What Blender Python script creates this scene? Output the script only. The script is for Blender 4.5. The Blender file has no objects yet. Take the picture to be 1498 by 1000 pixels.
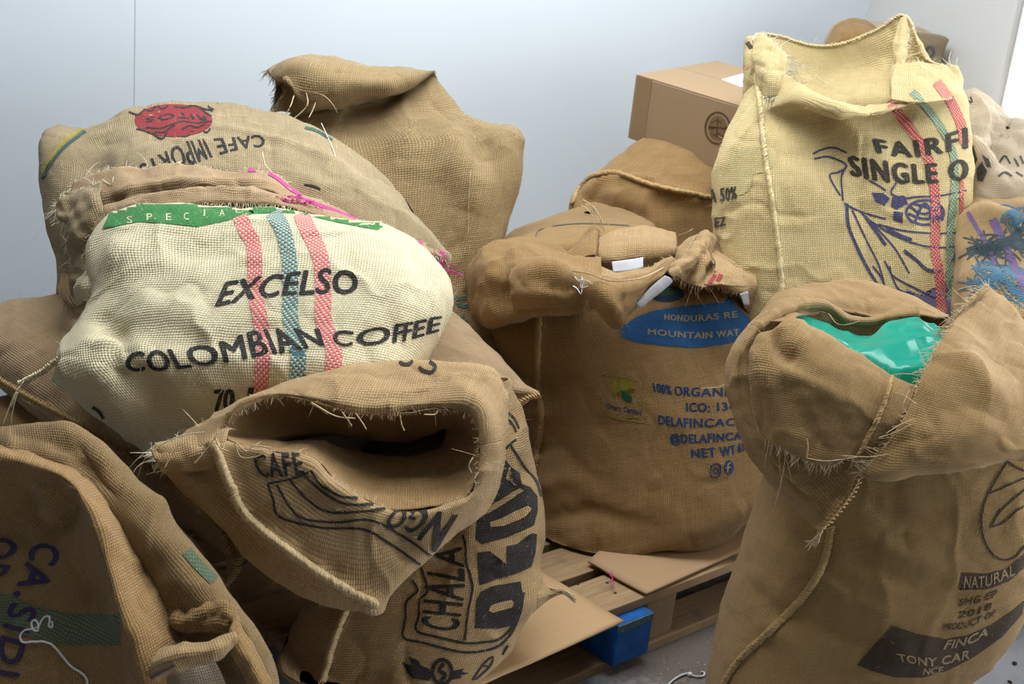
import bpy, bmesh, math, random
import numpy as np
from mathutils import Vector
from mathutils.bvhtree import BVHTree
random.seed(7); RNG = np.random.default_rng(7)
SC = bpy.context.scene; COL = SC.collection
# ------------------------------------------------------------------ camera
F = 1700.0; CX, CY = 749.0, 500.0            # focal length and centre for a 1498 x 1000 frame
PITCH = math.atan(F/5705.0); ROLL = math.atan2(613, 5672); CAM = np.array([0, 0, 1.35])
FWD = np.array([0, math.cos(PITCH), -math.sin(PITCH)])
_r0 = np.array([1.0, 0, 0]); _u0 = np.cross(_r0, FWD)
RT = _r0*math.cos(ROLL) + _u0*math.sin(ROLL); UP = _u0*math.cos(ROLL) - _r0*math.sin(ROLL)
cd = bpy.data.cameras.new('camera'); cam = bpy.data.objects.new('camera', cd); COL.objects.link(cam)
from mathutils import Matrix
cam.matrix_world = Matrix(((RT[0], UP[0], -FWD[0], CAM[0]), (RT[1], UP[1], -FWD[1], CAM[1]), (RT[2], UP[2], -FWD[2], CAM[2]), (0, 0, 0, 1)))
cd.sensor_width = 36; cd.lens = F/1498*36; cd.clip_start = 0.05
cd.dof.use_dof = True; cd.dof.focus_distance = 2.3; cd.dof.aperture_fstop = 5.6
SC.camera = cam
# ------------------------------------------------------------------ light
w = bpy.data.worlds.new('daylight'); SC.world = w; w.use_nodes = True
w.node_tree.nodes['Background'].inputs[0].default_value = (0.91, 0.955, 1.0, 1)
w.node_tree.nodes['Background'].inputs[1].default_value = 14.0
SC.view_settings.view_transform = 'Standard'; SC.view_settings.look = 'None'
SC.view_settings.gamma = 1.0; SC.view_settings.use_curve_mapping = False; SC.view_settings.exposure = -0.38
try: SC.cycles.use_denoising = True; SC.cycles.max_bounces = 8; SC.cycles.diffuse_bounces = 5
except Exception: pass
# the room: back wall through K along WA, right wall from K along WB (towards the camera)
K = np.array([1.07, 4.10, 0.0]); WANG = math.radians(20)
WA = np.array([math.cos(WANG), math.sin(WANG), 0]); WB = np.array([math.sin(WANG), -math.cos(WANG), 0])
def portal(name, c, n, sx, sy):
    l = bpy.data.lights.new(name, 'AREA'); l.shape = 'RECTANGLE'; l.size = sx; l.size_y = sy; l.cycles.is_portal = True
    o = bpy.data.objects.new(name, l); COL.objects.link(o); o.location = c
    o.rotation_euler = Vector(n).to_track_quat('-Z', 'Y').to_euler(); return o
WIN = (0.70, 3.30, 0.35, 2.55)               # along WB, then sill and head heights
portal('window_daylight', K+WB*(WIN[0]+WIN[1])/2+WA*0.10+np.array([0, 0, (WIN[2]+WIN[3])/2]), -WA, WIN[1]-WIN[0], WIN[3]-WIN[2])
ROOMH = 2.75
ADDED_GAP = (-1.1, 0.9, 1.9, 3.2)                  # added unseen ceiling opening for top light: x and y range
portal('added_top_light', ((ADDED_GAP[0]+ADDED_GAP[1])/2, (ADDED_GAP[2]+ADDED_GAP[3])/2, ROOMH+0.11), (0, 0, -1), ADDED_GAP[1]-ADDED_GAP[0], ADDED_GAP[3]-ADDED_GAP[2])
# ------------------------------------------------------------------ helpers
def ray(px, py): return FWD + RT*(px-CX)/F - UP*(py-CY)/F
def P(px, py, d): return CAM + ray(px, py)*d
def G(px, py, z):
    r = ray(px, py); return CAM + r*((z-CAM[2])/r[2])
def proj(v):
    q = v-CAM; z = q@FWD; return CX+F*(q@RT)/z, CY-F*(q@UP)/z, z
def norm(v): return v/np.maximum(np.linalg.norm(v, axis=-1, keepdims=True), 1e-9)
def _hash(i, j, k, s):
    h = (i*374761393 + j*668265263 + k*2147483647*31 + s*974634777) & 0xffffffff
    h = ((h ^ (h >> 13))*1274126177) & 0xffffffff
    return ((h ^ (h >> 16)) & 0xffff)/65535.0*2-1
def noise(p, scale, seed=0):
    q = np.asarray(p)/scale; f = np.floor(q); t = q-f; i = f.astype(np.int64); t = t*t*(3-2*t); r = 0
    for a in (0, 1):
        for b in (0, 1):
            for c in (0, 1):
                wgt = (t[..., 0] if a else 1-t[..., 0])*(t[..., 1] if b else 1-t[..., 1])*(t[..., 2] if c else 1-t[..., 2])
                r = r + wgt*_hash(i[..., 0]+a, i[..., 1]+b, i[..., 2]+c, seed)
    return r
def cr(Pt, n, closed=False, t=None):
    """Catmull-Rom through Pt (k,...) at n even parameters (or at given t in 0..k-1)."""
    Pt = np.asarray(Pt, float); k = len(Pt)
    if t is None: t = np.linspace(0, k, n, endpoint=False) if closed else np.linspace(0, k-1, n)
    i = np.floor(t).astype(int)
    if not closed: i = np.clip(i, 0, max(k-2, 0))
    u = (t-i).reshape((-1,)+(1,)*(Pt.ndim-1))
    if closed: g = lambda j: Pt[(i+j) % k]
    elif k == 1: return np.repeat(Pt, len(t), 0)
    else:
        E = np.concatenate([[2*Pt[0]-Pt[1]], Pt, [2*Pt[-1]-Pt[-2]]]); g = lambda j: E[np.clip(i+j+1, 0, k+1)]
    a, b, c, d = g(-1), g(0), g(1), g(2)
    return 0.5*(2*b+(c-a)*u+(2*a-5*b+4*c-d)*u**2+(3*b-a-3*c+d)*u**3)
def poly3(pts): return np.array([P(*p) for p in pts])
def even(path, step, minn=2):
    path = np.asarray(path, float); L = np.r_[0, np.cumsum(np.linalg.norm(np.diff(path, axis=0), axis=1))]
    n = max(minn, int(L[-1]/step)+1); s = np.linspace(0, L[-1], n)
    return np.stack([np.interp(s, L, path[:, a]) for a in range(path.shape[1])], 1)
# ---- scene objects
def tag(o, label=None, cat=None, group=None, kind=None):
    if label: o['label'] = label
    if cat: o['category'] = cat
    if group: o['group'] = group
    if kind: o['kind'] = kind
    return o
def thing(name, label, cat, loc, group=None):
    o = bpy.data.objects.new(name, None); COL.objects.link(o); o.location = tuple(float(a) for a in loc); o.empty_display_size = 0.05
    return tag(o, label, cat, group)
def mesh(name, verts, faces, mat, parent=None, uv=None, smooth=True, kind=None, label=None, solid=0):
    """faces: (n,4) or (n,3) int array or list; uv: per-vertex (n,2)."""
    verts = np.asarray(verts, float)
    if parent is not None: verts = verts-np.array(root_loc(parent))
    me = bpy.data.meshes.new(name)
    if isinstance(faces, np.ndarray):
        nf, k = faces.shape
        me.vertices.add(len(verts)); me.vertices.foreach_set('co', verts.ravel().astype(np.float32))
        me.loops.add(nf*k); me.loops.foreach_set('vertex_index', faces.ravel().astype(np.int32))
        me.polygons.add(nf); me.polygons.foreach_set('loop_start', np.arange(0, nf*k, k, dtype=np.int32))
        lv = faces.ravel()
        me.update(calc_edges=True)
    else:
        me.from_pydata(verts.tolist(), [], [list(f) for f in faces]); me.update()
        lv = np.array([i for f in faces for i in f])
    if uv is not None and len(lv):
        ul = me.uv_layers.new(name='UVMap'); ul.data.foreach_set('uv', np.asarray(uv, np.float32)[lv].ravel())
    if smooth: me.polygons.foreach_set('use_smooth', np.ones(len(me.polygons), bool))
    me.validate(); me.materials.append(mat)
    o = bpy.data.objects.new(name, me); COL.objects.link(o)
    if parent is not None: o.parent = parent
    if solid:
        m = o.modifiers.new('thickness', 'SOLIDIFY'); m.thickness = solid; m.offset = 0
    return tag(o, label, None, None, kind)
def root_loc(o):
    v = Vector((0, 0, 0))
    while o is not None: v += o.location; o = o.parent
    return tuple(v)
def place(o, base):
    """move a part's own origin to its base without moving its vertices"""
    return o
class Surf:
    """A cloth surface: dense grid V[nv,nu,3] with uv in metres."""
    def __init__(s, V, closed): s.V = V; s.closed = closed; s.bvh = None; s.half = 0; s.uv()
    def uv(s):
        V = s.V; W = np.concatenate([V, V[:, :1]], 1) if s.closed else V
        du = np.linalg.norm(np.diff(W, axis=1), axis=2); lu = np.r_[0, np.cumsum(np.percentile(du, 70, axis=0))]
        dv = np.linalg.norm(np.diff(V, axis=0), axis=2); lv = np.r_[0, np.cumsum(dv.mean(1))]
        s.U = lu[:W.shape[1]]; s.L = lv
    def normals(s):
        V = s.V
        if s.closed: gu = np.roll(V, -1, 1)-np.roll(V, 1, 1)
        else: gu = np.gradient(V, axis=1)
        gv = np.gradient(V, axis=0)
        return norm(np.cross(gu, gv))
    def out_normals(s):
        n = s.normals()
        if s.closed:
            c = s.V.mean((0, 1)); sg = np.sign((n*(s.V-c)).sum(-1).mean())
        else: sg = np.sign((n*(CAM-s.V)).sum(-1).mean())
        return n*(sg if sg else 1)
    def disp(s, amt): s.V = s.V + s.out_normals()*amt[..., None]; s.bvh = None; return s
    def wrinkle(s, amp, scale, seed=0, stretch=(1, 1, 1)):
        return s.disp(amp*(noise(s.V*np.array(stretch), scale, seed)+0.5*noise(s.V*np.array(stretch), scale*0.47, seed+9)))
    def locate(s, pts):
        x, y, z = proj(s.V.reshape(-1, 3)); r = []
        for px, py in pts:
            d2 = (x-px)**2+(y-py)**2; m = d2 < max(64, d2.min()*1.5)
            k = np.where(m)[0]; near = z[k].min(); k = k[z[k] < near+0.06]
            r.append(s.V.reshape(-1, 3)[k[np.argmin(d2[k])]])
        return np.array(r)
    def crease(s, pts, width, amp, taper=True):
        """raise (amp > 0) or sink (amp < 0) a fold that runs along the polyline"""
        c = s.locate(even(cr(pts, 24), 12)); V = s.V; best = np.full(V.shape[:2], 1e9); tt = np.zeros(V.shape[:2]); n = max(len(c)-1, 1)
        for i in range(len(c)-1):
            a, b = c[i], c[i+1]; ab = b-a; t = np.clip(((V-a)@ab)/max(ab@ab, 1e-12), 0, 1)
            d = np.linalg.norm(V-(a+t[..., None]*ab), axis=-1); k = d < best
            best = np.where(k, d, best); tt = np.where(k, (i+t)/n, tt)
        e = np.exp(-(best/width)**2)
        if taper: e = e*np.sqrt(np.clip(np.sin(math.pi*np.clip(tt, 0.04, 0.96)), 0, 1))
        return s.disp(amp*e)
    def bulge(s, px, py, width, amp):
        c = s.locate([(px, py)])[0]; return s.disp(amp*np.exp(-(np.linalg.norm(s.V-c, axis=-1)/width)**2))
    def grid(s):
        nv, nu = s.V.shape[:2]; U = s.U[:nu]; V = s.V; idx = np.arange(nv*nu).reshape(nv, nu)
        uv = np.stack(np.broadcast_arrays(U[None, :], s.L[:, None]), -1)
        if s.closed:
            V = np.concatenate([V, V[:, :1]], 1); idx = np.arange(nv*(nu+1)).reshape(nv, nu+1)
            uv = np.stack(np.broadcast_arrays(s.U[None, :nu+1], s.L[:, None]), -1)
        q = np.stack([idx[:-1, :-1], idx[:-1, 1:], idx[1:, 1:], idx[1:, :-1]], -1).reshape(-1, 4)
        return V.reshape(-1, 3), q, uv.reshape(-1, 2)
    def folds(s, amp, scale, seed=0, power=5):
        """thin soft creases that wander over the cloth"""
        n = noise(s.V*np.array([1, 1, 0.75]), scale, seed)+0.35*noise(s.V, scale*0.4, seed+4); return s.disp(amp*(np.clip(1-np.abs(n)*1.3, 0, 1)**power-0.15))
    rumple = 0.8; zmin = 0.003
    def build(s, name, mat, parent, solid=0, label=None):
        if s.rumple and 'burlap' in mat.name:
            ext = min(np.ptp(s.V.reshape(-1, 3), axis=0).max(), 0.8); sd = int(abs(s.V[0, 0, 0])*1000) % 97
            k = s.rumple; s.folds(k*(0.0035+0.003*ext), 0.07+0.08*ext, sd); s.folds(-k*(0.0030+0.002*ext), 0.05+0.07*ext, sd+31); s.wrinkle(0.0009, 0.028, sd+5)
        s.V = s.keep_in_room(s.V); s.bvh = None; s.half = solid/2; v, q, uv = s.grid()
        return mesh(name, v, q, mat, parent, uv, True, None, label, solid)
    def keep_in_room(s, V):
        """press the cloth flat against the two walls and the floor where it would pass through"""
        nb = np.array([WA[1], -WA[0], 0]); d = (V-K)@nb; V = V+np.maximum(0.012-d, 0)[..., None]*nb
        d = -((V-K)@WA); V = V-np.maximum(0.03-d, 0)[..., None]*WA; V[..., 2] = np.maximum(V[..., 2], s.zmin); return V
    def tree(s):
        if s.bvh is None:
            v, q, uv = s.grid(); s.bv, s.buv = v, uv
            s.bq = np.concatenate([q[:, [0, 1, 2]], q[:, [0, 2, 3]]]); s.bvh = BVHTree.FromPolygons(v.tolist(), s.bq.tolist())
        return s.bvh
    def cast(s, pts):
        """picture points -> (hit mask, positions, normals towards the viewer, uv)"""
        t = s.tree(); o = Vector(CAM); n = len(pts); ok = np.zeros(n, bool); pos = np.zeros((n, 3)); nor = np.zeros((n, 3)); uv = np.zeros((n, 2))
        for k, (px, py) in enumerate(pts):
            h = t.ray_cast(o, Vector(ray(px, py)))
            if h[0] is None: continue
            ok[k] = True; p = np.array(h[0]); pos[k] = p
            a, b, c = s.bv[s.bq[h[2]]]; nn = np.cross(b-a, c-a); l = np.linalg.norm(nn); nn = nn/max(l, 1e-12)
            if nn@(CAM-p) < 0: nn = -nn
            nor[k] = nn; A = np.cross(c-b, p-b); B = np.cross(a-c, p-c); Cc = np.cross(b-a, p-a); m = np.cross(b-a, c-a); mm = max(m@m, 1e-18)
            wa, wb, wc = A@m/mm, B@m/mm, Cc@m/mm; ids = s.bq[h[2]]
            uv[k] = wa*s.buv[ids[0]]+wb*s.buv[ids[1]]+wc*s.buv[ids[2]]
        return ok, pos, nor, uv
def loft(rows, res=0.005, closed=False, world=False, nu=None):
    R = [np.asarray(r, float) if world else poly3(r) for r in rows]
    m = 96; R = [cr(r, m, closed) for r in R]; R = np.array(R)             # (k, m, 3)
    D = cr(R, len(R)*10)                                                   # dense along v
    l = np.r_[0, np.cumsum(np.linalg.norm(np.diff(D, axis=0), axis=2).mean(1))]
    nv = max(8, int(l[-1]/res)); t = np.interp(np.linspace(0, l[-1], nv), l, np.linspace(0, len(R)-1, len(D)))
    G_ = cr(R, None, False, t)
    W = np.concatenate([G_, G_[:, :1]], 1) if closed else G_
    du = np.percentile(np.linalg.norm(np.diff(W, axis=1), axis=2), 75, axis=0); lu = np.r_[0, np.cumsum(du)]
    n = nu or max(8, int(lu[-1]/res)); s = np.linspace(0, lu[-1], n, endpoint=not closed)
    tu = np.interp(s, lu, np.arange(len(lu)))
    V = cr(np.swapaxes(G_, 0, 1), None, closed, tu)
    return Surf(np.swapaxes(V, 0, 1), closed)
def ring(L, R, d, ratio=0.6, ex=2.3, up=(0, 0, 1), dl=0, dr=0, n=16):
    """closed cross-section: starts at the right end, runs along the near side to the left end, back along the far side"""
    a0, a1 = P(*L, d+dl), P(*R, d+dr); c = (a0+a1)/2; a = (a1-a0)/2; b = np.cross(np.array(up, float), a); b = norm(b)
    if b@FWD > 0: b = -b
    th = np.arange(n)/n*2*math.pi; cs, sn = np.cos(th), np.sin(th); e = 2/ex
    return c + np.outer(np.sign(cs)*np.abs(cs)**e, a) + np.outer(np.sign(sn)*np.abs(sn)**e, b*np.linalg.norm(a)*ratio)
def pillow(c4, top, bot, res=0.006, px=2.6, pinch=0.06):
    """a filled sack lying down: c4 = four corners in order, closed section rings run from edge c0-c3 to edge c1-c2"""
    c4 = [np.asarray(c, float) for c in c4]; rows = []
    for s in (0, 0.02, 0.06, 0.13, 0.25, 0.4, 0.55, 0.7, 0.82, 0.91, 0.97, 1.0):
        e = (1-abs(2*s-1)**px)**0.55 if 0 < s < 1 else 0.0
        a = c4[0]*(1-s)+c4[1]*s; b = c4[3]*(1-s)+c4[2]*s; m = (a+b)/2; pin = 1-pinch*e
        a = m+(a-m)*pin; b = m+(b-m)*pin; r = []
        for k in range(24):
            th = k/24*2*math.pi; x = math.copysign(abs(math.cos(th))**0.75, math.cos(th)); h = max(0, 1-abs(x)**px)**0.6
            z = h*e*(top if math.sin(th) > 0 else -bot)
            r.append(m+(b-a)/2*x+np.array([0, 0, z]))
        rows.append(r)
    return loft(rows, res, True, True)
# ---- threads
def tubes(name, lines, radius, mat, parent, sides=3, kind='stuff', label=None):
    """lines: list of (k,3) arrays -> one mesh of thin round threads"""
    V, Fc, UVs = [], [], []; base = 0
    for ln in lines:
        ln = np.asarray(ln); k = len(ln); t = norm(np.gradient(ln, axis=0)); ref = np.array([0.3, 0.5, 0.81]); a = norm(np.cross(t, ref)); b = np.cross(t, a)
        r = radius if np.isscalar(radius) else radius[len(UVs) % len(radius)]
        rr = np.full(k, r); rr[-1] *= 0.5
        th = np.arange(sides)/sides*2*math.pi
        ringv = ln[:, None, :]+(a[:, None, :]*np.cos(th)[None, :, None]+b[:, None, :]*np.sin(th)[None, :, None])*rr[:, None, None]
        V.append(ringv.reshape(-1, 3)); idx = base+np.arange(k*sides).reshape(k, sides); nx = np.roll(idx, -1, 1)
        Fc.append(np.stack([idx[:-1], nx[:-1], nx[1:], idx[1:]], -1).reshape(-1, 4)); base += k*sides; UVs.append(0)
    if not V: return None
    return mesh(name, np.concatenate(V), np.concatenate(Fc), mat, parent, None, True, kind, label)
def fray(edge, inner, mat, parent, step=0.004, length=(0.006, 0.018), long=0.06, droop=0.5, radius=0.0007, name='fringe'):
    """loose threads standing off a torn edge; edge, inner: the border column of points and the one inside it"""
    e = even(np.c_[edge, inner], step); out = norm(e[:, :3]-e[:, 3:]); along = norm(np.gradient(e[:, :3], axis=0)); L = []
    for k in range(len(e)):
        for rep in range(RNG.integers(1, 3)):
            l = RNG.uniform(*length)
            if RNG.random() < long: l *= RNG.uniform(2, 3.5)
            d = norm(out[k]+along[k]*RNG.normal(0, 0.45)+RNG.normal(0, 0.25, 3)); s = np.linspace(0, 1, 5)[:, None]
            curl = RNG.normal(0, 0.35, 3)*l
            L.append(e[k, :3]-d*0.004+d*l*s+curl*s**2+np.array([0, 0, -droop*l])*s**2)
    return tubes(name, L, radius, mat, parent)
def fuzz(surf, n, mat, parent, length=(0.004, 0.014), radius=0.00022):
    V = surf.V.reshape(-1, 3); N = surf.out_normals().reshape(-1, 3); k = RNG.integers(0, len(V), n); L = []
    for i in k:
        l = RNG.uniform(*length); d = norm(N[i]*0.8+RNG.normal(0, 0.6, 3)); c = RNG.normal(0, 0.4, 3)*l; s = np.linspace(0, 1, 4)[:, None]
        L.append(V[i]-d*0.001+d*l*s+c*s*s)
    return tubes('loose_fibres', L, radius, mat, parent)
def on_surf(surf, pts, step=0.006, lift=0.0):
    """picture polyline laid onto a surface -> path and normals"""
    q = even(cr(pts, 40), 3.0); ok, p, n, _ = surf.cast(q)
    if ok.sum() < 2: return None, None
    p = p[ok]; n = n[ok]; r = even(np.c_[p, n], step); return r[:, :3]+norm(r[:, 3:])*lift, norm(r[:, 3:])
def seam(surf, pts, mat, parent, r=0.0028, step=0.007, name='seam', w=0.0055):
    p, n = on_surf(surf, pts, 0.004, 0.001)
    if p is None: return
    return seam3(p, n, mat, parent, r, step, name, w)
def seam3(p, n, mat, parent, r=0.0028, step=0.007, name='seam', w=0.0055):
    if len(p) > 6: p = (np.r_[p[:1], p[:-1]]+p+np.r_[p[1:], p[-1:]])/3
    mat = SEAMTH.get(mat.name, mat); o = tubes(name, [p], r, mat, parent, 6, None); q = even(np.c_[p, n], step); t = norm(np.gradient(q[:, :3], axis=0)); nn = norm(q[:, 3:]); s = norm(np.cross(t, nn)); L = []
    for k in range(len(q)):
        j = RNG.normal(0, 0.0006, 3); c = q[k, :3]; u = np.linspace(-1, 1, 6)[:, None]
        L.append(c+s[k]*u*w+t[k]*u*step*0.55+nn[k]*(1-u*u)*r*1.7+nn[k]*0.001+j)
    tubes('stitching', L, 0.0017, mat, o, 5)
    return o
# ------------------------------------------------------------------ materials
class NT:
    def __init__(s, tree): s.t = tree
    def n(s, ty, **kw):
        x = s.t.nodes.new(ty)
        for k, v in kw.items(): setattr(x, k, v)
        return x
    def set(s, sock, v):
        if isinstance(v, bpy.types.NodeSocket): s.t.links.new(v, sock)
        elif v is not None:
            if hasattr(sock.default_value, '__len__') and not hasattr(v, '__len__'): v = (v,)*len(sock.default_value)
            if hasattr(v, '__len__') and len(v) == 3 and len(sock.default_value) == 4: v = (*v, 1)
            sock.default_value = v
    def m(s, op, a, b=None, c=None, clamp=False):
        x = s.n('ShaderNodeMath', operation=op, use_clamp=clamp); s.set(x.inputs[0], a); s.set(x.inputs[1], b); s.set(x.inputs[2], c); return x.outputs[0]
    def mix(s, f, a, b, blend='MIX'):
        x = s.n('ShaderNodeMix', data_type='RGBA', blend_type=blend); s.set(x.inputs[0], f); s.set(x.inputs[6], a); s.set(x.inputs[7], b); return x.outputs[2]
    def mf(s, f, a, b):
        x = s.n('ShaderNodeMix', data_type='FLOAT'); s.set(x.inputs[0], f); s.set(x.inputs[2], a); s.set(x.inputs[3], b); return x.outputs[0]
    def noise(s, vec, scale, detail=2, rough=0.5, dim='3D'):
        x = s.n('ShaderNodeTexNoise', noise_dimensions=dim); s.set(x.inputs['Vector'], vec); s.set(x.inputs['Scale'], scale); s.set(x.inputs['Detail'], detail); s.set(x.inputs['Roughness'], rough); return x.outputs[0]
    def comb(s, a, b, c=0.0):
        x = s.n('ShaderNodeCombineXYZ'); s.set(x.inputs[0], a); s.set(x.inputs[1], b); s.set(x.inputs[2], c); return x.outputs[0]
    def rng(s, v, a, b, c=0.0, d=1.0):
        x = s.n('ShaderNodeMapRange'); s.set(x.inputs[0], v); s.set(x.inputs[1], a); s.set(x.inputs[2], b); s.set(x.inputs[3], c); s.set(x.inputs[4], d); return x.outputs[0]
def weave_group():
    g = bpy.data.node_groups.new('burlap_weave', 'ShaderNodeTree'); I = g.interface
    for nm, ty, dv in (('Light', 'NodeSocketColor', (.6, .5, .3, 1)), ('Dark', 'NodeSocketColor', (.3, .2, .1, 1)), ('Threads', 'NodeSocketFloat', 300.0), ('Ink', 'NodeSocketColor', (0, 0, 0, 1)), ('InkAmount', 'NodeSocketFloat', 0.0), ('Checker', 'NodeSocketFloat', 0.0), ('Contrast', 'NodeSocketFloat', 1.0)):
        so = I.new_socket(nm, in_out='INPUT', socket_type=ty); so.default_value = dv
    I.new_socket('Color', in_out='OUTPUT', socket_type='NodeSocketColor'); I.new_socket('Height', in_out='OUTPUT', socket_type='NodeSocketFloat')
    t = NT(g); gi = t.n('NodeGroupInput'); go = t.n('NodeGroupOutput'); i = gi.outputs
    uv = t.n('ShaderNodeUVMap').outputs[0]
    wob = t.n('ShaderNodeTexNoise'); t.set(wob.inputs['Vector'], uv); t.set(wob.inputs['Scale'], 22.0); t.set(wob.inputs['Detail'], 2.0)
    v1 = t.n('ShaderNodeVectorMath', operation='SUBTRACT'); t.set(v1.inputs[0], wob.outputs['Color']); t.set(v1.inputs[1], (.5, .5, .5))
    v2 = t.n('ShaderNodeVectorMath', operation='SCALE'); t.set(v2.inputs[0], v1.outputs[0]); v2.inputs['Scale'].default_value = 0.006
    v3 = t.n('ShaderNodeVectorMath', operation='ADD'); t.set(v3.inputs[0], v2.outputs[0]); t.set(v3.inputs[1], uv)
    sp = t.n('ShaderNodeSeparateXYZ'); t.set(sp.inputs[0], v3.outputs[0])
    x = t.m('MULTIPLY', sp.outputs[0], i['Threads']); y = t.m('MULTIPLY', sp.outputs[1], i['Threads'])
    fi, fj = t.m('FLOOR', x), t.m('FLOOR', y); fx, fy = t.m('FRACT', x), t.m('FRACT', y)
    sx = t.m('SINE', t.m('MULTIPLY', fx, math.pi)); sy = t.m('SINE', t.m('MULTIPLY', fy, math.pi))
    c = t.m('FLOORED_MODULO', t.m('ADD', fi, fj), 2.0)
    ha = t.m('MULTIPLY', t.m('POWER', sx, 0.6), t.m('MULTIPLY_ADD', sy, 0.5, 0.5)); hb = t.m('MULTIPLY', t.m('POWER', sy, 0.6), t.m('MULTIPLY_ADD', sx, 0.5, 0.5))
    h = t.mf(c, ha, hb)
    na = t.noise(t.comb(t.m('MULTIPLY', fi, 3.17), t.m('MULTIPLY', y, 0.06)), 1.0, 2); nb = t.noise(t.comb(t.m('MULTIPLY', x, 0.06), t.m('MULTIPLY', fj, 3.17), 7.0), 1.0, 2)
    n = t.rng(t.mf(c, na, nb), 0.28, 0.72)
    cloud = t.noise(uv, 5.0, 4, 0.6); n = t.m('ADD', t.m('MULTIPLY', n, 0.62), t.m('MULTIPLY', cloud, 0.42), clamp=True)
    fine = t.noise(uv, 900.0, 1)
    col = t.mix(n, i['Dark'], i['Light']); col = t.mix(t.rng(fine, 0.35, 0.7, 0.0, 0.16), col, t.mix(1.0, i['Dark'], (0.62, 0.55, 0.45), 'MULTIPLY'))
    fleck = t.rng(t.noise(uv, 120.0, 1), 0.74, 0.79); col = t.mix(t.m('MULTIPLY', fleck, 0.45), col, t.mix(1.0, i['Dark'], (0.35, 0.28, 0.2), 'MULTIPLY'))
    hole = t.rng(h, 0.50, 0.10); col = t.mix(t.m('MULTIPLY', hole, t.m('MULTIPLY', i['Contrast'], 0.9)), col, t.mix(1.0, i['Dark'], (0.22, 0.17, 0.11), 'MULTIPLY'))
    brk = t.m('ADD', h, t.m('MULTIPLY', t.m('SUBTRACT', t.noise(uv, 160.0, 2), 0.5), 1.6))
    ink = t.m('MULTIPLY', t.rng(brk, -0.12, 0.22), i['InkAmount']); ink = t.m('MULTIPLY', ink, t.mf(i['Checker'], 1.0, t.rng(c, 0.2, 0.8, 0.30, 1.0)))
    col = t.mix(ink, col, i['Ink'])
    t.set(go.inputs['Color'], col); t.set(go.inputs['Height'], t.m('ADD', h, t.m('MULTIPLY', t.noise(uv, 420.0, 2), 0.5)))
    return g
WEAVE = weave_group()
def burlap(name, light, dark, threads=300, ink=(0, 0, 0), amount=0.0, checker=0.0, contrast=1.0, bump=0.7):
    m = bpy.data.materials.new(name); m.use_nodes = True; t = NT(m.node_tree); b = m.node_tree.nodes['Principled BSDF']
    g = t.n('ShaderNodeGroup'); g.node_tree = WEAVE
    for k, v in (('Light', light), ('Dark', dark), ('Threads', float(threads)), ('Ink', ink), ('InkAmount', amount), ('Checker', checker), ('Contrast', contrast)): t.set(g.inputs[k], v)
    t.set(b.inputs['Base Color'], g.outputs[0]); b.inputs['Roughness'].default_value = 0.92; b.inputs['Specular IOR Level'].default_value = 0.15
    b.inputs['Sheen Weight'].default_value = 0.12; b.inputs['Sheen Roughness'].default_value = 0.6
    bp = t.n('ShaderNodeBump'); bp.inputs['Strength'].default_value = bump; bp.inputs['Distance'].default_value = 0.5/threads; t.set(bp.inputs['Height'], g.outputs[1]); t.set(b.inputs['Normal'], bp.outputs[0])
    return m
def plain(name, col, rough=0.8, var=0.15, scale=20.0, bump=0.0, spec=0.3, stretch=None, coords='Object', emit=0):
    m = bpy.data.materials.new(name); m.use_nodes = True; t = NT(m.node_tree); b = m.node_tree.nodes['Principled BSDF']
    co = t.n('ShaderNodeTexCoord').outputs[coords]
    if stretch:
        mp = t.n('ShaderNodeMapping'); t.set(mp.inputs[0], co); mp.inputs['Scale'].default_value = stretch; co = mp.outputs[0]
    nz = t.noise(co, scale, 5, 0.6); c = np.array(col)
    t.set(b.inputs['Base Color'], t.mix(t.rng(nz, 0.25, 0.75), tuple(c*(1-var)), tuple(np.clip(c*(1+var), 0, 1)))); b.inputs['Roughness'].default_value = rough; b.inputs['Specular IOR Level'].default_value = spec
    if bump:
        bp = t.n('ShaderNodeBump'); bp.inputs['Strength'].default_value = bump; bp.inputs['Distance'].default_value = 0.002; t.set(bp.inputs['Height'], nz); t.set(b.inputs['Normal'], bp.outputs[0])
    return m
def srgb(*c): return tuple(((v/255)/12.92 if v/255 <= 0.04045 else ((v/255+0.055)/1.055)**2.4) for v in c)
CLOTH = {   # light thread, dark thread, threads per metre, contrast
 'brown':  ((0.456, 0.276, 0.107), (0.257, 0.147, 0.052), 235, 1.0),
 'tan':    ((0.598, 0.405, 0.197), (0.380, 0.239, 0.102), 230, 1.0),
 'golden': ((0.475, 0.299, 0.120), (0.295, 0.176, 0.064), 280, 0.95),
 'straw':  ((0.820, 0.657, 0.340), (0.560, 0.421, 0.179), 210, 1.0),
 'cream':  ((0.840, 0.750, 0.507), (0.660, 0.568, 0.344), 185, 0.6),
 'dusty':  ((0.475, 0.338, 0.163), (0.275, 0.185, 0.078), 190, 1.15),
 'stripy': ((0.560, 0.437, 0.253), (0.310, 0.228, 0.112), 225, 1.15),
 'rosy':   ((0.570, 0.397, 0.223), (0.390, 0.255, 0.130), 250, 0.9),
 'olive':  ((0.342, 0.220, 0.092), (0.200, 0.123, 0.046), 230, 1.0),
 'pale':   ((0.640, 0.524, 0.373), (0.450, 0.349, 0.228), 240, 0.8),
}
MATS = {k: burlap('burlap_'+k, *v[:3], contrast=v[3]) for k, v in CLOTH.items()}
def inked(cloth, name, ink, amount=0.95, checker=0.0):
    key = cloth+'_'+name
    if key not in MATS:
        v = CLOTH[cloth]; MATS[key] = burlap('printed_'+key, *v[:3], ink=ink, amount=amount, checker=checker, contrast=v[3])
    return MATS[key]
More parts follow.
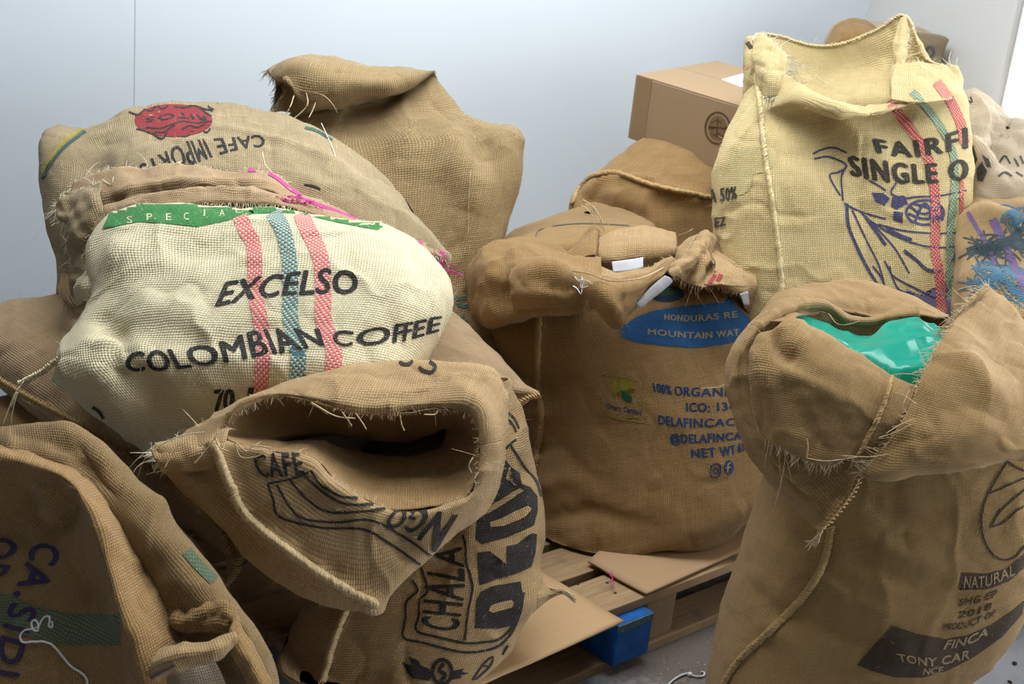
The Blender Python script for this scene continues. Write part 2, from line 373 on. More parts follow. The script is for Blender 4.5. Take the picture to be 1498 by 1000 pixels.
BLACK = (0.012, 0.012, 0.016); NAVY = (0.012, 0.03, 0.11); VIOLET = (0.035, 0.02, 0.09); BLUE = (0.006, 0.10, 0.28)
TH = {k: plain('thread_'+k, c, 0.9, 0.25, 300.0) for k, c in dict(brown=(0.42, 0.28, 0.14), tan=(0.58, 0.43, 0.25), straw=(0.78, 0.67, 0.42), cream=(0.82, 0.75, 0.56), white=(0.85, 0.84, 0.80), pink=(0.62, 0.05, 0.30), golden=(0.50, 0.33, 0.15), dark=(0.25, 0.17, 0.09)).items()}
SEAMTH = {'burlap_straw': plain('seam_straw', (0.70, 0.58, 0.32), 0.9, 0.3, 300.0), 'burlap_brown': plain('seam_brown', (0.42, 0.275, 0.125), 0.9, 0.3, 300.0), 'burlap_tan': plain('seam_tan', (0.56, 0.41, 0.22), 0.9, 0.3, 300.0), 'burlap_golden': plain('seam_golden', (0.46, 0.30, 0.13), 0.9, 0.3, 300.0), 'burlap_cream': plain('seam_cream', (0.74, 0.65, 0.42), 0.9, 0.3, 300.0)}
# ------------------------------------------------------------------ prints
_GLY = {}
def glyphs(text, bold=0.0, shear=0.0, space=1.0):
    """outline of a line of letters as a flat mesh, normalised to width 1 and cap height 1"""
    key = (text, bold, shear, space)
    if key in _GLY: return _GLY[key]
    c = bpy.data.curves.new('letters', 'FONT'); c.body = text; c.offset = bold; c.shear = shear; c.space_character = space; c.resolution_u = 3
    o = bpy.data.objects.new('letters', c); COL.objects.link(o); dg = bpy.context.evaluated_depsgraph_get(); me = bpy.data.meshes.new_from_object(o.evaluated_get(dg))
    COL.objects.unlink(o); bpy.data.objects.remove(o)
    bm = bmesh.new(); bm.from_mesh(me); bpy.data.meshes.remove(me)
    xs = [v.co.x for v in bm.verts]; ys = [v.co.y for v in bm.verts]; x0, x1 = min(xs), max(xs); y1 = max(ys); y0 = min(0.0, min(ys)*0.4) if False else 0.0
    for v in bm.verts: v.co = Vector(((v.co.x-x0)/(x1-x0), (v.co.y-y0)/(y1-y0), 0))
    nx = max(3, int(len(text)*5)); ny = 5
    for k in range(1, nx): bmesh.ops.bisect_plane(bm, geom=bm.verts[:]+bm.edges[:]+bm.faces[:], plane_co=(k/nx, 0, 0), plane_no=(1, 0, 0))
    for k in range(1, ny): bmesh.ops.bisect_plane(bm, geom=bm.verts[:]+bm.edges[:]+bm.faces[:], plane_co=(0, k/ny, 0), plane_no=(0, 1, 0))
    bmesh.ops.triangulate(bm, faces=bm.faces[:]); bm.verts.ensure_lookup_table()
    r = (np.array([v.co[:2] for v in bm.verts]), np.array([[v.index for v in f.verts] for f in bm.faces])); bm.free(); _GLY[key] = r; return r
def lay(surf, pts2, tris, name, mat, parent, lift=0.0009, label=None):
    """put a flat print (picture points + triangles) onto the cloth, a hair above it"""
    ok, p, n, uv = surf.cast(pts2); t = np.asarray(tris)
    if len(t) == 0: return None
    t = t[ok[t].all(1)]
    e = np.linalg.norm(p[t]-p[np.roll(t, 1, 1)], axis=-1).max(1) if len(t) else np.zeros(0); t = t[e < 0.06]
    if len(t) == 0: return None
    used, inv = np.unique(t, return_inverse=True); t = inv.reshape(-1, 3)
    return mesh(name, (p+n*(lift+getattr(surf, 'half', 0)))[used], t, mat, parent, uv[used], True, None, label)
def lettering(surf, text, base, top, mat, parent, bold=0.012, shear=0.0, space=1.0, lift=0.0009, name='lettering', label=None, fat=0.0):
    g, t = glyphs(text, bold, shear, space); x = np.clip(g[:, 0], 0, 1)
    B = cr(np.array(base, float), None, False, x*(len(base)-1)); T = cr(np.array(top, float), None, False, x*(len(top)-1))
    Q = B+(T-B)*g[:, 1:2]
    if fat:                              # heavier strokes: the same letters printed a hair to each side
        n = len(Q); k = ((-fat, 0), (fat, 0), (0, -fat*0.5), (0, fat*0.5)); t = np.concatenate([t+n*j for j in range(4)]); Q = np.concatenate([Q+np.array(a) for a in k])
    return lay(surf, Q, t, name, mat, parent, lift, label)
def patch2(surf, poly, name, mat, parent, cell=4.5, lift=0.0010, label=None):
    cell = min(cell, 4.5); lift = max(lift, 0.0011)
    bm = bmesh.new(); vs = [bm.verts.new((x, y, 0)) for x, y in poly]; bm.faces.new(vs); xs, ys = zip(*poly)
    bmesh.ops.triangulate(bm, faces=bm.faces[:])
    for a, lo, hi, no in ((0, min(xs), max(xs), (1, 0, 0)), (1, min(ys), max(ys), (0, 1, 0))):
        k = lo+cell
        while k < hi:
            co = [0, 0, 0]; co[a] = k; bmesh.ops.bisect_plane(bm, geom=bm.verts[:]+bm.edges[:]+bm.faces[:], plane_co=co, plane_no=no); k += cell
    bmesh.ops.triangulate(bm, faces=bm.faces[:]); bm.verts.index_update()
    V = np.array([v.co[:2] for v in bm.verts]); T = np.array([[v.index for v in f.verts] for f in bm.faces]); bm.free()
    return lay(surf, V, T, name, mat, parent, lift, label)
def ribbon(surf, lines, width, name, mat, parent, lift=0.0008, smooth=True, label=None):
    lift = max(lift, 0.0013)
    """painted strokes or woven stripes: each line is a picture polyline, width in pixels"""
    V, T, b = [], [], 0
    for ln in lines:
        ln = np.array(ln, float); q = even(cr(ln, len(ln)*8) if smooth and len(ln) > 2 else ln, 3.0); d = np.gradient(q, axis=0); d = d/np.maximum(np.linalg.norm(d, axis=1, keepdims=True), 1e-9); s = np.stack([-d[:, 1], d[:, 0]], 1)
        m = max(2, int(width/3.5)+1); u = np.linspace(-0.5, 0.5, m); g = q[:, None, :]+s[:, None, :]*(u*width)[None, :, None]; k = len(q)
        idx = b+np.arange(k*m).reshape(k, m); a = np.stack([idx[:-1, :-1], idx[:-1, 1:], idx[1:, 1:], idx[1:, :-1]], -1).reshape(-1, 4)
        V.append(g.reshape(-1, 2)); T.append(a[:, [0, 1, 2]]); T.append(a[:, [0, 2, 3]]); b += k*m
    return lay(surf, np.concatenate(V), np.concatenate(T), name, mat, parent, lift, label)
def oval(cx, cy, rx, ry, n=28, a0=0.0): return [(cx+rx*math.cos(a0+k/n*2*math.pi), cy+ry*math.sin(a0+k/n*2*math.pi)) for k in range(n)]
def crop(x0, y0, s): return lambda pts: [(x0+x/s, y0+y/s) for x, y in pts]
# ------------------------------------------------------------------ the room
def boxm(name, c, size, ax, mat, parent=None, kind=None, label=None, bevel=0.0, jitter=0.0):
    """block with its centre c, size (x,y,z) along the axes ax (3x3 rows)"""
    bm = bmesh.new(); bmesh.ops.create_cube(bm, size=1.0)
    if bevel: bmesh.ops.scale(bm, vec=size, verts=bm.verts[:]); bmesh.ops.bevel(bm, geom=bm.edges[:], offset=bevel, segments=2, affect='EDGES', profile=0.5)
    else: bmesh.ops.scale(bm, vec=size, verts=bm.verts[:])
    v = np.array([q.co[:] for q in bm.verts]); bm.verts.index_update(); f = [[q.index for q in x.verts] for x in bm.faces]; bm.free()
    if jitter: v = v+RNG.normal(0, jitter, v.shape)
    uv = v[:, :2]
    return mesh(name, np.array(c)+v@np.array(ax), f, mat, parent, uv, False, kind, label)
def quad(name, pts, mat, kind='structure', parent=None): return mesh(name, pts, [[0, 1, 2, 3]], mat, parent, [(0, 0), (1, 0), (1, 1), (0, 1)], False, kind)
Z3 = np.array([0, 0, 1.0])
M_WALL = plain('white_paint', (0.70, 0.755, 0.80), 0.75, 0.012, 3.0, 0.05, 0.25)
M_CEIL = plain('ceiling_paint', (0.45, 0.45, 0.44), 0.9, 0.02)
M_TRIM = plain('white_gloss', (0.85, 0.86, 0.86), 0.4, 0.01)
def floor_mat():
    m = bpy.data.materials.new('worn_concrete'); m.use_nodes = True; t = NT(m.node_tree); b = m.node_tree.nodes['Principled BSDF']; co = t.n('ShaderNodeTexCoord').outputs['Object']
    n1 = t.noise(co, 2.2, 5, 0.65); n2 = t.noise(co, 40.0, 4, 0.7); n3 = t.noise(co, 140.0, 2)
    c = t.mix(t.rng(n1, 0.3, 0.7), (0.36, 0.38, 0.42), (0.46, 0.48, 0.53)); c = t.mix(t.rng(n2, 0.58, 0.68, 0, 0.5), c, (0.22, 0.21, 0.21)); c = t.mix(t.rng(n3, 0.68, 0.74, 0, 0.7), c, (0.62, 0.62, 0.62))
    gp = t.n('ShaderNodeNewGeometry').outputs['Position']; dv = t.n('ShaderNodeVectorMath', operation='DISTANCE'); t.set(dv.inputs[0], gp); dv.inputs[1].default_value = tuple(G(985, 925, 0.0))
    dirt_shade = t.rng(t.m('ADD', dv.outputs['Value'], t.m('MULTIPLY', t.m('SUBTRACT', n2, 0.5), 0.35)), 0.42, 0.20); c = t.mix(t.m('MULTIPLY', dirt_shade, 0.92), c, (0.115, 0.082, 0.058))  # brown dirt by the pallet, with the gap's shade painted into it
    t.set(b.inputs['Base Color'], c); b.inputs['Roughness'].default_value = 0.55
    bp = t.n('ShaderNodeBump'); bp.inputs['Strength'].default_value = 0.25; bp.inputs['Distance'].default_value = 0.003; t.set(bp.inputs['Height'], n2); t.set(b.inputs['Normal'], bp.outputs[0]); return m
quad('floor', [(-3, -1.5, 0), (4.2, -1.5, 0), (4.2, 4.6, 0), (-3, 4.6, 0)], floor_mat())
SEAMT = 3.02   # where the panel joint of the back wall stands, along -WA from the corner
# find the joint's place on the wall from its picture column
_n = np.array([WA[1], -WA[0], 0]); _r = ray(197, 60); _t = ((K-CAM)@_n)/(_r@_n); SEAMT = -((CAM+_r*_t-K)@WA)
def wallslab(name, a, b, z0, z1, thick, mat, kind='structure', parent=None):
    """upright slab whose room face runs from a to b; thick grows away from the room"""
    a, b = np.array(a, float), np.array(b, float); d = b-a; L = np.linalg.norm(d); d = d/L; o = np.array([-d[1], d[0], 0])
    return boxm(name, (a+b)/2+o*thick/2+Z3*(z0+z1)/2, (L, abs(thick), z1-z0), [d, o, Z3], mat, parent, kind)
wb = tag(bpy.data.objects.new('wall_back', None), None, None, None, 'structure'); COL.objects.link(wb); wb.location = K
far = K-WA*4.0; j = K-WA*SEAMT
wallslab('wall_panel', far, j-WA*0.0007, 0, ROOMH, 0.1, M_WALL, None, wb); wallslab('wall_panel', j+WA*0.0007, K, 0, ROOMH, 0.1, M_WALL, None, wb)
wallslab('joint_backing', far, K, 0, ROOMH, 0.02, plain('joint_filler', (0.60, 0.64, 0.67), 0.9, 0.02), None, wb).location = tuple(np.array([-_n[0], -_n[1], 0])*0.004)
M_PIER = plain('shaded_pier_paint', (0.60, 0.59, 0.565), 0.8, 0.012, 3.0, 0.05, 0.25)  # the pier's unlit warm grey is put into its colour
wr = tag(bpy.data.objects.new('wall_right', None), None, None, None, 'structure'); COL.objects.link(wr); wr.location = K
kb = lambda t: K+WB*t
wallslab('wall_pier', kb(0), kb(WIN[0]), 0, ROOMH, 0.14, M_PIER, None, wr); wallslab('wall_pier', kb(WIN[1]), kb(6.0), 0, ROOMH, 0.14, M_WALL, None, wr)
wallslab('wall_apron', kb(WIN[0]), kb(WIN[1]), 0, WIN[2], 0.14, M_WALL, None, wr); wallslab('wall_head', kb(WIN[0]), kb(WIN[1]), WIN[3], ROOMH, 0.14, M_WALL, None, wr)
ce = tag(bpy.data.objects.new('ceiling', None), None, None, None, 'structure'); COL.objects.link(ce); ce.location = (0.5, 1.5, ROOMH)
for x0, x1, y0, y1 in ((-3.2, ADDED_GAP[0], -1.6, 4.9), (ADDED_GAP[1], 4.4, -1.6, 4.9), (ADDED_GAP[0], ADDED_GAP[1], -1.6, ADDED_GAP[2]), (ADDED_GAP[0], ADDED_GAP[1], ADDED_GAP[3], 4.9)):
    boxm('ceiling_panel', ((x0+x1)/2, (y0+y1)/2, ROOMH+0.05), (x1-x0, y1-y0, 0.1), np.eye(3), M_CEIL, ce)
lf = far+np.array([0, 0.0, 0])
M_DIM = plain('dim_unseen_wall', (0.10, 0.085, 0.07), 0.8, 0.2)  # unseen walls coloured dark to cut bounced light
wallslab('wall_left', (lf[0], -1.5, 0), tuple(lf), 0, ROOMH, 0.1, M_DIM)
wallslab('wall_front', (K+WB*5.96)[:3]*np.array([1, 1, 0]), (lf[0], -1.5, 0), 0, ROOMH, 0.1, M_DIM)
# window 1: white frame, panes, sill
glass = bpy.data.materials.new('window_glass'); glass.use_nodes = True
t = NT(glass.node_tree); glass.node_tree.nodes.remove(glass.node_tree.nodes['Principled BSDF']); tr = t.n('ShaderNodeBsdfTransparent'); gl = t.n('ShaderNodeBsdfGlossy'); gl.inputs['Roughness'].default_value = 0.02
fr = t.n('ShaderNodeFresnel'); mx = t.n('ShaderNodeMixShader'); t.set(mx.inputs[0], t.m('MULTIPLY', fr.outputs[0], 0.7)); t.t.links.new(tr.outputs[0], mx.inputs[1]); t.t.links.new(gl.outputs[0], mx.inputs[2]); t.t.links.new(mx.outputs[0], glass.node_tree.nodes['Material Output'].inputs[0])
wn = tag(bpy.data.objects.new('window_1', None), None, None, None, 'structure'); COL.objects.link(wn); wn.location = kb(WIN[0])
def wbar(name, t0, t1, z0, z1, off=0.05, th=0.06, mat=M_TRIM): return boxm(name, kb((t0+t1)/2)+WA*off+Z3*(z0+z1)/2, (t1-t0, th, z1-z0), [WB, WA, Z3], mat, wn, None, None, 0.004)
wbar('window_frame', WIN[0], WIN[0]+0.04, WIN[2], WIN[3]); wbar('window_frame', WIN[1]-0.10, WIN[1], WIN[2], WIN[3]); wbar('window_frame', WIN[0]+0.1, WIN[1]-0.1, WIN[3]-0.08, WIN[3]); wbar('window_frame', WIN[0]+0.1, WIN[1]-0.1, WIN[2], WIN[2]+0.08)
wbar('mullion', 1.97, 2.03, WIN[2]+0.08, WIN[3]-0.08); wbar('window_sill', WIN[0], WIN[1], WIN[2]-0.03, WIN[2], 0.0, 0.2)
wbar('pane', WIN[0]+0.04, 1.97, WIN[2]+0.08, WIN[3]-0.08, 0.05, 0.006, glass); wbar('pane', 2.03, WIN[1]-0.1, WIN[2]+0.08, WIN[3]-0.08, 0.05, 0.006, glass)
# outside: pale yard and a barrier with orange slats
quad('ground_outside', [tuple(K+WA*0.15+WB*-3-Z3*0.05), tuple(K+WA*0.15+WB*7-Z3*0.05), tuple(K+WA*9+WB*7-Z3*0.05), tuple(K+WA*9+WB*-3-Z3*0.05)], plain('pale_yard', (0.6, 0.6, 0.58), 0.9))
br0 = P(1520, 170, 5.2); br = thing('barrier', 'orange and white slatted barrier outside the bright window', 'barrier', (br0[0], br0[1], -0.05))
M_OR = plain('orange_plastic', (0.85, 0.16, 0.02), 0.5, 0.03); BX = norm(np.array([1.0, -0.35, 0])); BY = np.array([-BX[1], BX[0], 0])
for z in (br0[2]-0.06, br0[2]+0.0): boxm('slat', np.array([br0[0], br0[1], z]), (0.24, 0.02, 0.022), [BX, BY, Z3], M_OR, br)
for s in (-0.13, 0.13): boxm('post', np.array([br0[0], br0[1], 0])+BX*s+Z3*((br0[2]+0.06-0.05)/2), (0.03, 0.03, br0[2]+0.11), [BX, BY, Z3], M_TRIM, br)
# ------------------------------------------------------------------ pallet and cardboard on it
PO = G(958, 895, 0.122); EX = norm(np.array([0.73, 0.68, 0])); EY = np.array([-EX[1], EX[0], 0]); PX = [EX, EY, Z3]
PO[2] = 0
def wood(name, c, var=0.3): return plain(name, c, 0.8, var, 9.0, 0.5, 0.2, (1.0, 14.0, 14.0), 'UV') 
def woodm(name, a, b):
    m = bpy.data.materials.new(name); m.use_nodes = True; t = NT(m.node_tree); bs = m.node_tree.nodes['Principled BSDF']; uv = t.n('ShaderNodeUVMap').outputs[0]
    mp = t.n('ShaderNodeMapping'); t.set(mp.inputs[0], uv); mp.inputs['Scale'].default_value = (4, 90, 1); g = t.noise(mp.outputs[0], 1.0, 4, 0.6); k = t.noise(uv, 14.0, 3)
    c = t.mix(t.rng(g, 0.3, 0.7), a, b); c = t.mix(t.rng(k, 0.55, 0.75, 0, 0.5), c, tuple(np.array(b)*0.5)); t.set(bs.inputs['Base Color'], c); bs.inputs['Roughness'].default_value = 0.8
    bp = t.n('ShaderNodeBump'); bp.inputs['Strength'].default_value = 0.4; bp.inputs['Distance'].default_value = 0.002; t.set(bp.inputs['Height'], g); t.set(bs.inputs['Normal'], bp.outputs[0]); return m
M_DECK = woodm('weathered_pine', (0.42, 0.27, 0.13), (0.24, 0.15, 0.075)); M_BLOCK = woodm('raw_block', (0.34, 0.22, 0.11), (0.18, 0.11, 0.055))
M_BLUE = plain('blue_paint', (0.005, 0.085, 0.30), 0.6, 0.35, 25.0, 0.4, 0.3)
pal = thing('pallet', 'wooden pallet with a blue painted block under the coffee sacks', 'pallet', PO)
loc = lambda x, y, z: PO+EX*x+EY*y+Z3*z
for k, y in enumerate((0.09, 0.235, 0.38, 0.525, 0.67, 0.815, 0.95)): boxm('deck_board', loc(0.125, y, 0.133), (1.75, 0.118, 0.022), PX, M_DECK, pal, None, None, 0.002)
bb = boxm('block', loc(-0.055, 0.06, 0.072), (0.11, 0.115, 0.10), PX, M_BLUE, pal, None, 'blue painted block', 0.003)
boxm('worn_edge', loc(-0.055, 0.0022, 0.112), (0.108, 0.003, 0.017), PX, plain('worn_blue', (0.09, 0.14, 0.15), 0.8, 0.6, 120.0), bb, None, None, 0.001, 0.0004)
boxm('block', loc(0.06, 0.085, 0.072), (0.10, 0.10, 0.10), PX, M_BLOCK, pal, None, 'bare brown block', 0.004, 0.0015)
for x in (-0.69, 0.93):
    boxm('block', loc(x, 0.075, 0.072), (0.12, 0.12, 0.10), PX, M_BLOCK, pal, None, None, 0.004)
for x in (-0.69, 0.12, 0.93):
    boxm('block', loc(x, 0.52, 0.072), (0.12, 0.12, 0.10), PX, M_BLOCK, pal, None, None, 0.004); boxm('block', loc(x, 0.93, 0.072), (0.12, 0.12, 0.10), PX, M_BLOCK, pal, None, None, 0.004)
for y in (0.075, 0.52, 0.93): boxm('bottom_board', loc(0.125, y, 0.011), (1.75, 0.10, 0.022), PX, M_BLOCK, pal, None, None, 0.002)
for q in ((845, 854), (888, 852), (900, 867), (825, 851)):      # nail heads of the front boards
    g_ = G(*q, 0.1445); boxm('nail', g_, (0.006, 0.006, 0.002), PX, plain('rusty_nail', (0.03, 0.025, 0.02), 0.6), pal, None, None, 0.0008)
def card_mat(name, a, b):
    m = bpy.data.materials.new(name); m.use_nodes = True; t = NT(m.node_tree); bs = m.node_tree.nodes['Principled BSDF']; uv = t.n('ShaderNodeUVMap').outputs[0]
    mp = t.n('ShaderNodeMapping'); t.set(mp.inputs[0], uv); mp.inputs['Scale'].default_value = (2, 120, 1); g = t.noise(mp.outputs[0], 1.0, 2); k = t.noise(uv, 6.0, 4)
    c = t.mix(t.m('ADD', t.m('MULTIPLY', g, 0.5), t.m('MULTIPLY', k, 0.5)), a, b); t.set(bs.inputs['Base Color'], c); bs.inputs['Roughness'].default_value = 0.75; return m
M_CARD = card_mat('brown_cardboard', (0.44, 0.27, 0.125), (0.56, 0.36, 0.18)); M_CARDD = card_mat('dull_cardboard', (0.36, 0.22, 0.11), (0.46, 0.29, 0.15))
def sheet(name, label, pix, z, mat, bend=0.004, th=0.005):
    c = [G(x, y, zz) for (x, y), zz in zip(pix, z)]; V = []; n = 24
    for a in np.linspace(0, 1, n):
        for b in np.linspace(0, 1, n):
            p = (c[0]*(1-a)+c[1]*a)*(1-b)+(c[3]*(1-a)+c[2]*a)*b; V.append(p)
    V = np.array(V); V[:, 2] += bend*np.maximum(noise(V, 0.16, 3), -0.2); ix = np.arange(n*n).reshape(n, n); q = np.stack([ix[:-1, :-1], ix[:-1, 1:], ix[1:, 1:], ix[1:, :-1]], -1).reshape(-1, 4)
    uv = np.stack([(V-c[0])@EX, (V-c[0])@EY], 1)
    o = mesh(name, V-c[0], q, mat, None, uv, True, None, None, th); o.location = tuple(c[0]); return tag(o, label, 'cardboard', 'cardboard sheets on the pallet')
sheet('cardboard_sheet', 'flat brown cardboard sheet on the pallet under the shield print sack', [(912, 908), (770, 826), (430, 960), (600, 1048)], (0.150, 0.150, 0.150, 0.150), M_CARD)
sheet('cardboard_sheet', 'darker cardboard sheet on the pallet under the blue label sack', [(946, 868), (860, 823), (1010, 690), (1150, 775)], (0.154, 0.154, 0.154, 0.154), M_CARDD, 0.006)
# ------------------------------------------------------------------ the sacks, back to front
def fill16(pts): return cr(poly3(pts), 16, True) if len(pts) != 16 else poly3(pts)
def root(name, label, x, y, z, group='coffee sacks'): return thing(name, label, 'sack', (x, y, z), 'coffee sacks')
def closed_rows(rows): return [r if isinstance(r, np.ndarray) else poly3(r) for r in rows]
def shrink(row, f, dz=0.0, c=None):
    row = np.asarray(row); m = row.mean(0) if c is None else c
    return m+(row-m)*f+np.array([0, 0, dz])
def base_of(rows): 
    c = np.asarray(rows[0]).mean(0); return c
def tofloor(r0, z, steps=2, f=1.0):
    """rows that carry a sack's lowest seen section straight down to the height z (hidden behind others)"""
    r0 = np.asarray(r0); zz = r0[:, 2].mean(); m = r0.mean(0); out = []
    bot = r0.copy(); bot[:, 2] = z; mb = bot.mean(0)
    out.append(mb+(bot-mb)*0.25); b2 = mb+(bot-mb)*0.9*f; b2[:, 2] = z+0.012; out.append(b2)
    for k in range(1, steps+1):
        q = r0.copy(); a = k/(steps+1); q[:, 2] = (z+0.06)*(1-a)+r0[:, 2]*a; q = q.mean(0)+(q-q.mean(0))*(f*(1-a)+a); out.append(q)
    return out
# ---- plain sack behind, in the corner
rk = root('burlap_sack', 'beige sack with folded brown top in the wall corner behind the tall straw sack', *G(1300, 300, 0)[:2], 0.0)
rk.location = tuple(P(1300, 200, 3.62)*np.array([1, 1, 0]))
R = [ring((1180, 300), (1420, 280), 3.60, 0.5), ring((1190, 190), (1415, 180), 3.58, 0.5), ring((1200, 120), (1402, 110), 3.58, 0.4), ring((1206, 84), (1400, 84), 3.56, 0.25)]
mouth = [(1394, 62, 3.52), (1380, 52, 3.48), (1355, 46, 3.46), (1328, 44, 3.45), (1300, 52, 3.46), (1275, 64, 3.5), (1250, 70, 3.52), (1225, 72, 3.54), (1204, 70, 3.58), (1212, 46, 3.62), (1225, 32, 3.64), (1245, 28, 3.65), (1275, 32, 3.66), (1310, 38, 3.66), (1345, 40, 3.64), (1375, 46, 3.60)]
sf = loft(tofloor(R[0], 0.0, 3, 0.9)+R+[poly3(mouth)], 0.009, True, True).wrinkle(0.010, 0.16, 3)
sf.crease([(1290, 60), (1295, 110), (1310, 170)], 0.03, -0.03); body = sf.build('body', MATS['pale'], rk, 0.003)
fl = loft([[(1205, 70, 3.5), (1216, 46, 3.52), (1232, 30, 3.54), (1262, 28, 3.55), (1286, 44, 3.53)], [(1205, 88, 3.46), (1222, 60, 3.46), (1240, 46, 3.46), (1262, 50, 3.46), (1284, 66, 3.47)], [(1196, 105, 3.48), (1214, 84, 3.46), (1235, 76, 3.46), (1256, 86, 3.46), (1276, 92, 3.48)]], 0.008).wrinkle(0.006, 0.06, 5)
fl.build('folded_top', MATS['brown'], rk, 0.004)
ribbon(sf, [[(1352, 82), (1358, 68), (1366, 76), (1356, 88)]], 4, 'print_mark', inked('pale', 'bluegrey', (0.10, 0.14, 0.24), 0.8), rk)
# ---- sack below the carton
rk = root('burlap_sack', 'brown sack with a corded side seam standing under the cardboard box', 0, 0, 0)
R = [ring((850, 420), (1120, 400), 3.25, 0.5), ring((842, 350), (1115, 345), 3.25, 0.5, 2.6), ring((836, 300), (1110, 300), 3.25, 0.52, 2.8), ring((860, 262), (1112, 262), 3.25, 0.5, 2.8), ring((905, 224), (1112, 240), 3.26, 0.4, 2.5), ring((940, 206), (1105, 226), 3.28, 0.2)]
rk.location = tuple(R[0].mean(0)*np.array([1, 1, 0])); 
sf = loft(tofloor(R[0], 0.146, 3, 0.95)+R+[shrink(R[-1], 0.3)], 0.008, True, True).wrinkle(0.012, 0.13, 11)
sf.crease([(868, 262), (930, 262), (1000, 285), (1050, 298)], 0.018, 0.022); sf.crease([(850, 285), (880, 300), (930, 320)], 0.03, -0.035); sf.crease([(846, 292), (880, 258)], 0.02, 0.02)
sf.build('body', MATS['brown'], rk); seam(sf, [(838, 298), (858, 264), (900, 254), (960, 272), (1048, 292)], MATS['golden'], rk, 0.004, 0.010)
e, _ = on_surf(sf, [(838, 294), (845, 306)], 0.005)
fuzz(sf, 350, TH['brown'], rk)
# ---- cardboard carton on it
A = P(930, 110, 3.28); Ax = norm(np.array([0.2488, -0.22997, -0.03638])); Dv = np.array([0.32423, 0.34229, 0.06314]); Dv = norm(Dv-Ax*(Dv@Ax)); Bn = np.cross(Ax, Dv)
hgt, Lx, Ly = 0.182, 0.42, 0.38; org = A.copy(); Z_ = Z3; Z3 = Bn
rk = thing('cardboard_box', 'closed brown cardboard box with a round stamp, leaning on the straw sack', 'box', org+Ax*Lx/2+Dv*Ly/2-Z3*hgt)
M_BOX = card_mat('box_cardboard', (0.33, 0.22, 0.115), (0.40, 0.27, 0.15)); AX3 = [Ax, Dv, Z3]; boxm('carton', org+Ax*Lx/2+Dv*Ly/2-Z3*hgt/2, (Lx, Ly, hgt), AX3, M_BOX, rk, None, None, 0.003)
boxm('top_flap', org+Ax*Lx/2+Dv*Ly*0.25+Z3*0.0015, (Lx-0.002, Ly*0.5-0.002, 0.003), AX3, M_BOX, rk); boxm('top_flap', org+Ax*Lx/2+Dv*Ly*0.75+Z3*0.0015, (Lx-0.002, Ly*0.5-0.002, 0.003), AX3, M_BOX, rk)
boxm('tape', org+Ax*0.035-Dv*0.0004-Z3*(hgt/2-0.001), (0.052, 0.0012, hgt), AX3, plain('paper_tape', (0.30, 0.20, 0.10), 0.45, 0.05), rk)
class Flat:                                            # a flat face as a print carrier
    def __init__(s, o, n): s.o, s.n = np.array(o), np.array(n)
    def cast(s, pts):
        r = np.array([ray(*p) for p in pts]); t = ((s.o-CAM)@s.n)/(r@s.n); p = CAM+r*t[:, None]; return np.ones(len(pts), bool), p, np.repeat(s.n[None], len(pts), 0), np.stack([(p-s.o)@Ax, p[:, 2]], 1)
side = Flat(org, -Dv); STAMP = plain('stamp_ink', (0.10, 0.06, 0.03), 0.8, 0.3, 200.0)
ribbon(side, [oval(1050, 187, 18, 23, 28)+[(1068, 187)]], 2.2, 'stamp_ring', STAMP, rk, 0.0006); patch2(side, oval(1050, 187, 13.5, 18), 'stamp_disc', plain('stamp_disc_ink', (0.21, 0.13, 0.065), 0.8, 0.4, 90.0), rk, 9, 0.0005)
ribbon(side, [[(1041, 180), (1048, 176), (1056, 180)], [(1040, 190), (1050, 186), (1060, 190)], [(1044, 198), (1051, 195), (1058, 199)], [(1050, 172), (1049, 202)]], 1.8, 'stamp_drawing', STAMP, rk, 0.0008)
topf = Flat(org+Z3*0.003, Z3); tq = Flat(org+Bn*0.0038, Bn).cast([(1055, 116), (1092, 106), (1120, 122), (1084, 127)])[1]
Z3 = Z_
mesh('address_label', tq, [[0, 1, 2, 3]], plain('white_paper', (0.86, 0.86, 0.86), 0.7, 0.02), rk, None, False)
# ---- smooth sack with a drawn circle
rk = root('burlap_sack', 'smooth plump tan sack with a thin printed circle, behind the blue label sack', 0, 0, 0)
R = [ring((700, 520), (1000, 480), 3.02, 0.45), ring((705, 430), (990, 400), 3.02, 0.45)]
top = [(958, 338, 3.02), (930, 345, 2.86), (890, 355, 2.82), (850, 362, 2.8), (810, 366, 2.8), (770, 368, 2.82), (745, 366, 2.86), (730, 362, 2.94), (722, 356, 3.04), (738, 348, 3.14), (765, 338, 3.2), (800, 325, 3.22), (835, 311, 3.24), (868, 300, 3.24), (900, 303, 3.22), (935, 320, 3.14)]
T = poly3(top); c = P(860, 322, 3.08); R = [shrink(R[0], 0.9)]+[np.array(T)+np.array([0, 0, -0.22])*1.0, T+np.array([0, 0, -0.08]), T, c+(T-c)*0.8+Z3*0.018, c+(T-c)*0.4+Z3*0.02, c+(T-c)*0.05+Z3*0.022]
rk.location = tuple(T.mean(0)*np.array([1, 1, 0]))
sf = loft(tofloor(R[1], 0.146, 3, 1.0)+R[1:], 0.008, True, True).wrinkle(0.006, 0.15, 21); sf.build('body', MATS['golden'], rk)
ribbon(sf, [[(800, 366), (788, 356), (784, 345), (792, 335), (815, 330), (850, 327), (885, 328), (920, 330)]], 1.6, 'printed_circle', inked('golden', 'grey', (0.10, 0.09, 0.08), 0.9), rk)
